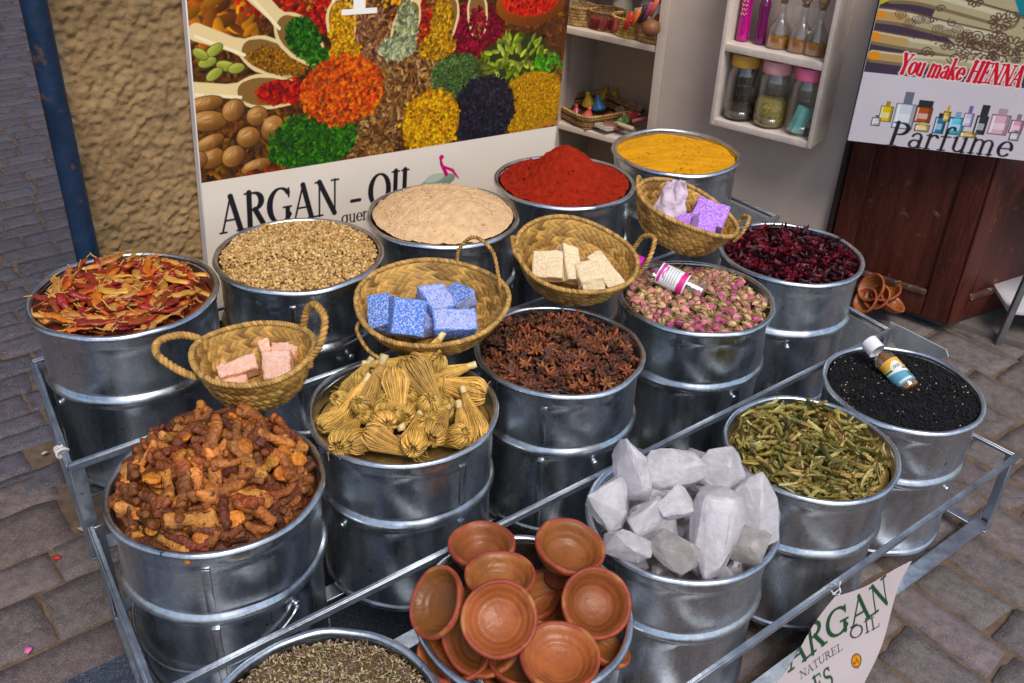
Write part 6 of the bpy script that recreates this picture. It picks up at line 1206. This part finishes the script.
# packets
PKC = [((.42, .03, .03), 'red'), ((.45, .36, .24), 'cream'), ((.10, .19, .07), 'green'), ((.33, .10, .10), 'maroon'), ((.48, .44, .38), 'white')]
PK = [(614, 116, 0, .2), (624, 112, 1, -.3), (621, 122, 2, .5), (632, 116, 0, .9), (637, 110, 2, -.1), (612, 126, 3, .4), (627, 127, 1, .1), (640, 120, 3, .7), (634, 106, 4, .5), (604, 127, 4, -.2)]
PKL = ['red packet behind the woven tray end', 'cream packet in the middle of the packet heap', 'green packet at the front of the packet heap', 'red packet at the right of the packet heap', 'green packet at the back of the packet heap', 'maroon packet near the tray corner', 'cream packet at the shelf edge', 'maroon packet by the shelf side panel', 'white paper tube on top of the packet heap', 'white packet under the tray corner']
for k, (x, y, ci, sp) in enumerate(PK):
    cvp = Canvas(-.030, .030, -.019, .019, .0016, PKC[ci][0])
    for _ in range(9): cvp.ell(rng.uniform(-.026, .026), rng.uniform(-.015, .015), rng.uniform(.003, .010), rng.uniform(.002, .005), rng.random()*3, [(.5, .46, .38), (.4, .03, .03), (.08, .22, .07), (.03, .03, .03)][rng.integers(4)])
    zz_ = ZMS+.008+.014*(k % 4)+(.03 if k == 8 else 0); c = at(x, y, zz_); R3 = rotm(rng.normal()*.2, rng.normal()*.2, math.atan2(WD[1], WD[0])+sp)
    e = empty('spice_packet', c); tag(e, PKL[k], 'packet', 'packets heaped on the middle shelf')
    R3 = np.array(R3); cvp.board('front_print', M_lab, R3[:, 2]*.0062, R3[:, 0], R3[:, 1], e); o = mesh_obj('pouch', *cbox((0, 0, 0), .060, .038, .012, R3[:, 0], R3[:, 1], R3[:, 2]), mat('packet_'+PKC[ci][1], PKC[ci][0], .35, vary=.2, scale=50), e); bevel(o.data, .003)

# ------------------------------------------------------------------ the hanging paper sign at the front rail
BP = uv(1.2, .588); SO = on(913, 560, BP, 51)
SF = at(862, 690, .012)-SO; SY = -(SF-U*(SF@U)); SY /= np.linalg.norm(SY); SN = np.cross(U, SY)     # the sheet hangs with its foot kicked out over the paving
def sb(x, y):
    d = ray(x, y); r = EYE+d*(((SO-EYE)@SN)/(d@SN))-SO; return np.array([r@U, r@SY])
ns_ = Canvas(-.42, .02, sb(862, 690)[1], .10, .0012, (.40, .35, .355))
tl = sb(834, 596); bl_ = sb(777, 683); br = sb(865, 683)
edge = lambda y: tl[0]+(bl_[0]-tl[0])*(y-tl[1])/(bl_[1]-tl[1]); right = lambda y: br[0]*(y/br[1]); topl = lambda x: tl[1]*(x/tl[0])-.006*np.sin(np.clip(x/tl[0], 0, 1)*PI)
DG = (.012, .045, .018)
def sign_text(word, pA, pB, hpx, col, grow=.0004, gap=.0, slant=0.):
    a, b = sb(*pA), sb(*pB); d = (b-a)/np.linalg.norm(b-a); hgt = np.linalg.norm(sb(*hpx)-b); text(ns_, word, *a, hgt, col, slant, np.linalg.norm(b-a)/textw(word, hgt, 1., gap), grow, gap, d, (-d[1], d[0]))
sign_text('ARGAN', (788, 672), (893, 601), (904, 577), DG, .0022, .05)
sign_text('NATUREL', (800, 679), (846, 650), (848, 643), INK, .0006, .03); sign_text('OIL', (852, 641), (880, 625), (884, 614), INK, .001, .05)
sign_text('ES', (814, 696), (835, 683), (841.5, 666), DG, .0018, .05)
a = sb(857, 661); ns_.ell(a[0], a[1], .0135, .0135, 0, (.06, .035, .015)); ns_.ell(a[0], a[1], .011, .011, 0, (.45, .16, .02)); 
for k in range(14): ns_.ell(a[0]+rng.normal()*.005, a[1]+rng.normal()*.005, .0022, .0012, rng.random()*3, [(.6, .35, .03), (.2, .02, .01), (.08, .1, .02)][k % 3])
e = empty('paper_sign', SO+U*-.12-Z3*.05); tag(e, 'white paper sign lettered ARGAN NATUREL OIL tied to the front rail', 'sign')
wv = lambda X, Y: .004*np.sin(X*28+Y*9)+.003*np.sin(Y*33)
o = par(ns_.board('printed_sheet', M_print, SO, U, SY, None, lambda X, Y: (X <= right(Y)) & (X >= edge(Y)) & (Y <= topl(X)), wv), e); md = o.modifiers.new('thick', 'SOLIDIFY'); md.thickness = .0012; md.offset = -1
tp = on(835, 588, BP, 51); mb = MB(); mb.add(*tube(spline([tp+np.array([0, 0, 0])+U*.002+(-V)*.010*math.cos(q)+Z3*(.011*math.sin(q)-.004) for q in np.linspace(0, 2*PI, 9)[:-1]], 24, True), .0016, 6)); mb.add(*tube([tp-V*.008+Z3*.004, tp-V*.010-U*.022+Z3*.006], .0012, 5)); mb.add(*tube([tp-V*.006+Z3*.006, tp-V*.006+Z3*.020], .0016, 5))
tag(mb.build('plastic_tie', mat('clear_tie', (.6, .6, .62), .3, vary=.1)), 'clear plastic tie holding the paper sign to the rail', 'tie')

# ------------------------------------------------------------------ litter on the paving
for k, (x, y, c_, lb) in enumerate(((57, 558, (.45, .02, .02), 'red petal on the paving left of the stand'), (29, 650, (.62, .12, .32), 'pink and white petal on the paving near the photo corner'), (82, 529, (.36, .30, .28), 'pale paper scrap on the paving beside the stand'), (45, 453, (.5, .42, .38), 'tiny pale chip on the paving by the string'))):
    p = at(x, y, .006); o = mesh_obj('litter_scrap', *[q for q in (np.array([(-.008, -.004, 0), (0, -.006, .003), (.009, -.002, .001), (.007, .005, .002), (-.001, .006, .005), (-.009, .003, .001), (0, 0, .004)])*(1.3 if k == 2 else 1), [(0, 1, 6), (1, 2, 6), (2, 3, 6), (3, 4, 6), (4, 5, 6), (5, 0, 6)])], mat('scrap', c_, .7), None, True, None, p); o.rotation_euler = (0, 0, k*1.3); md = o.modifiers.new('thick', 'SOLIDIFY'); md.thickness = .001; tag(o, lb, 'scrap')
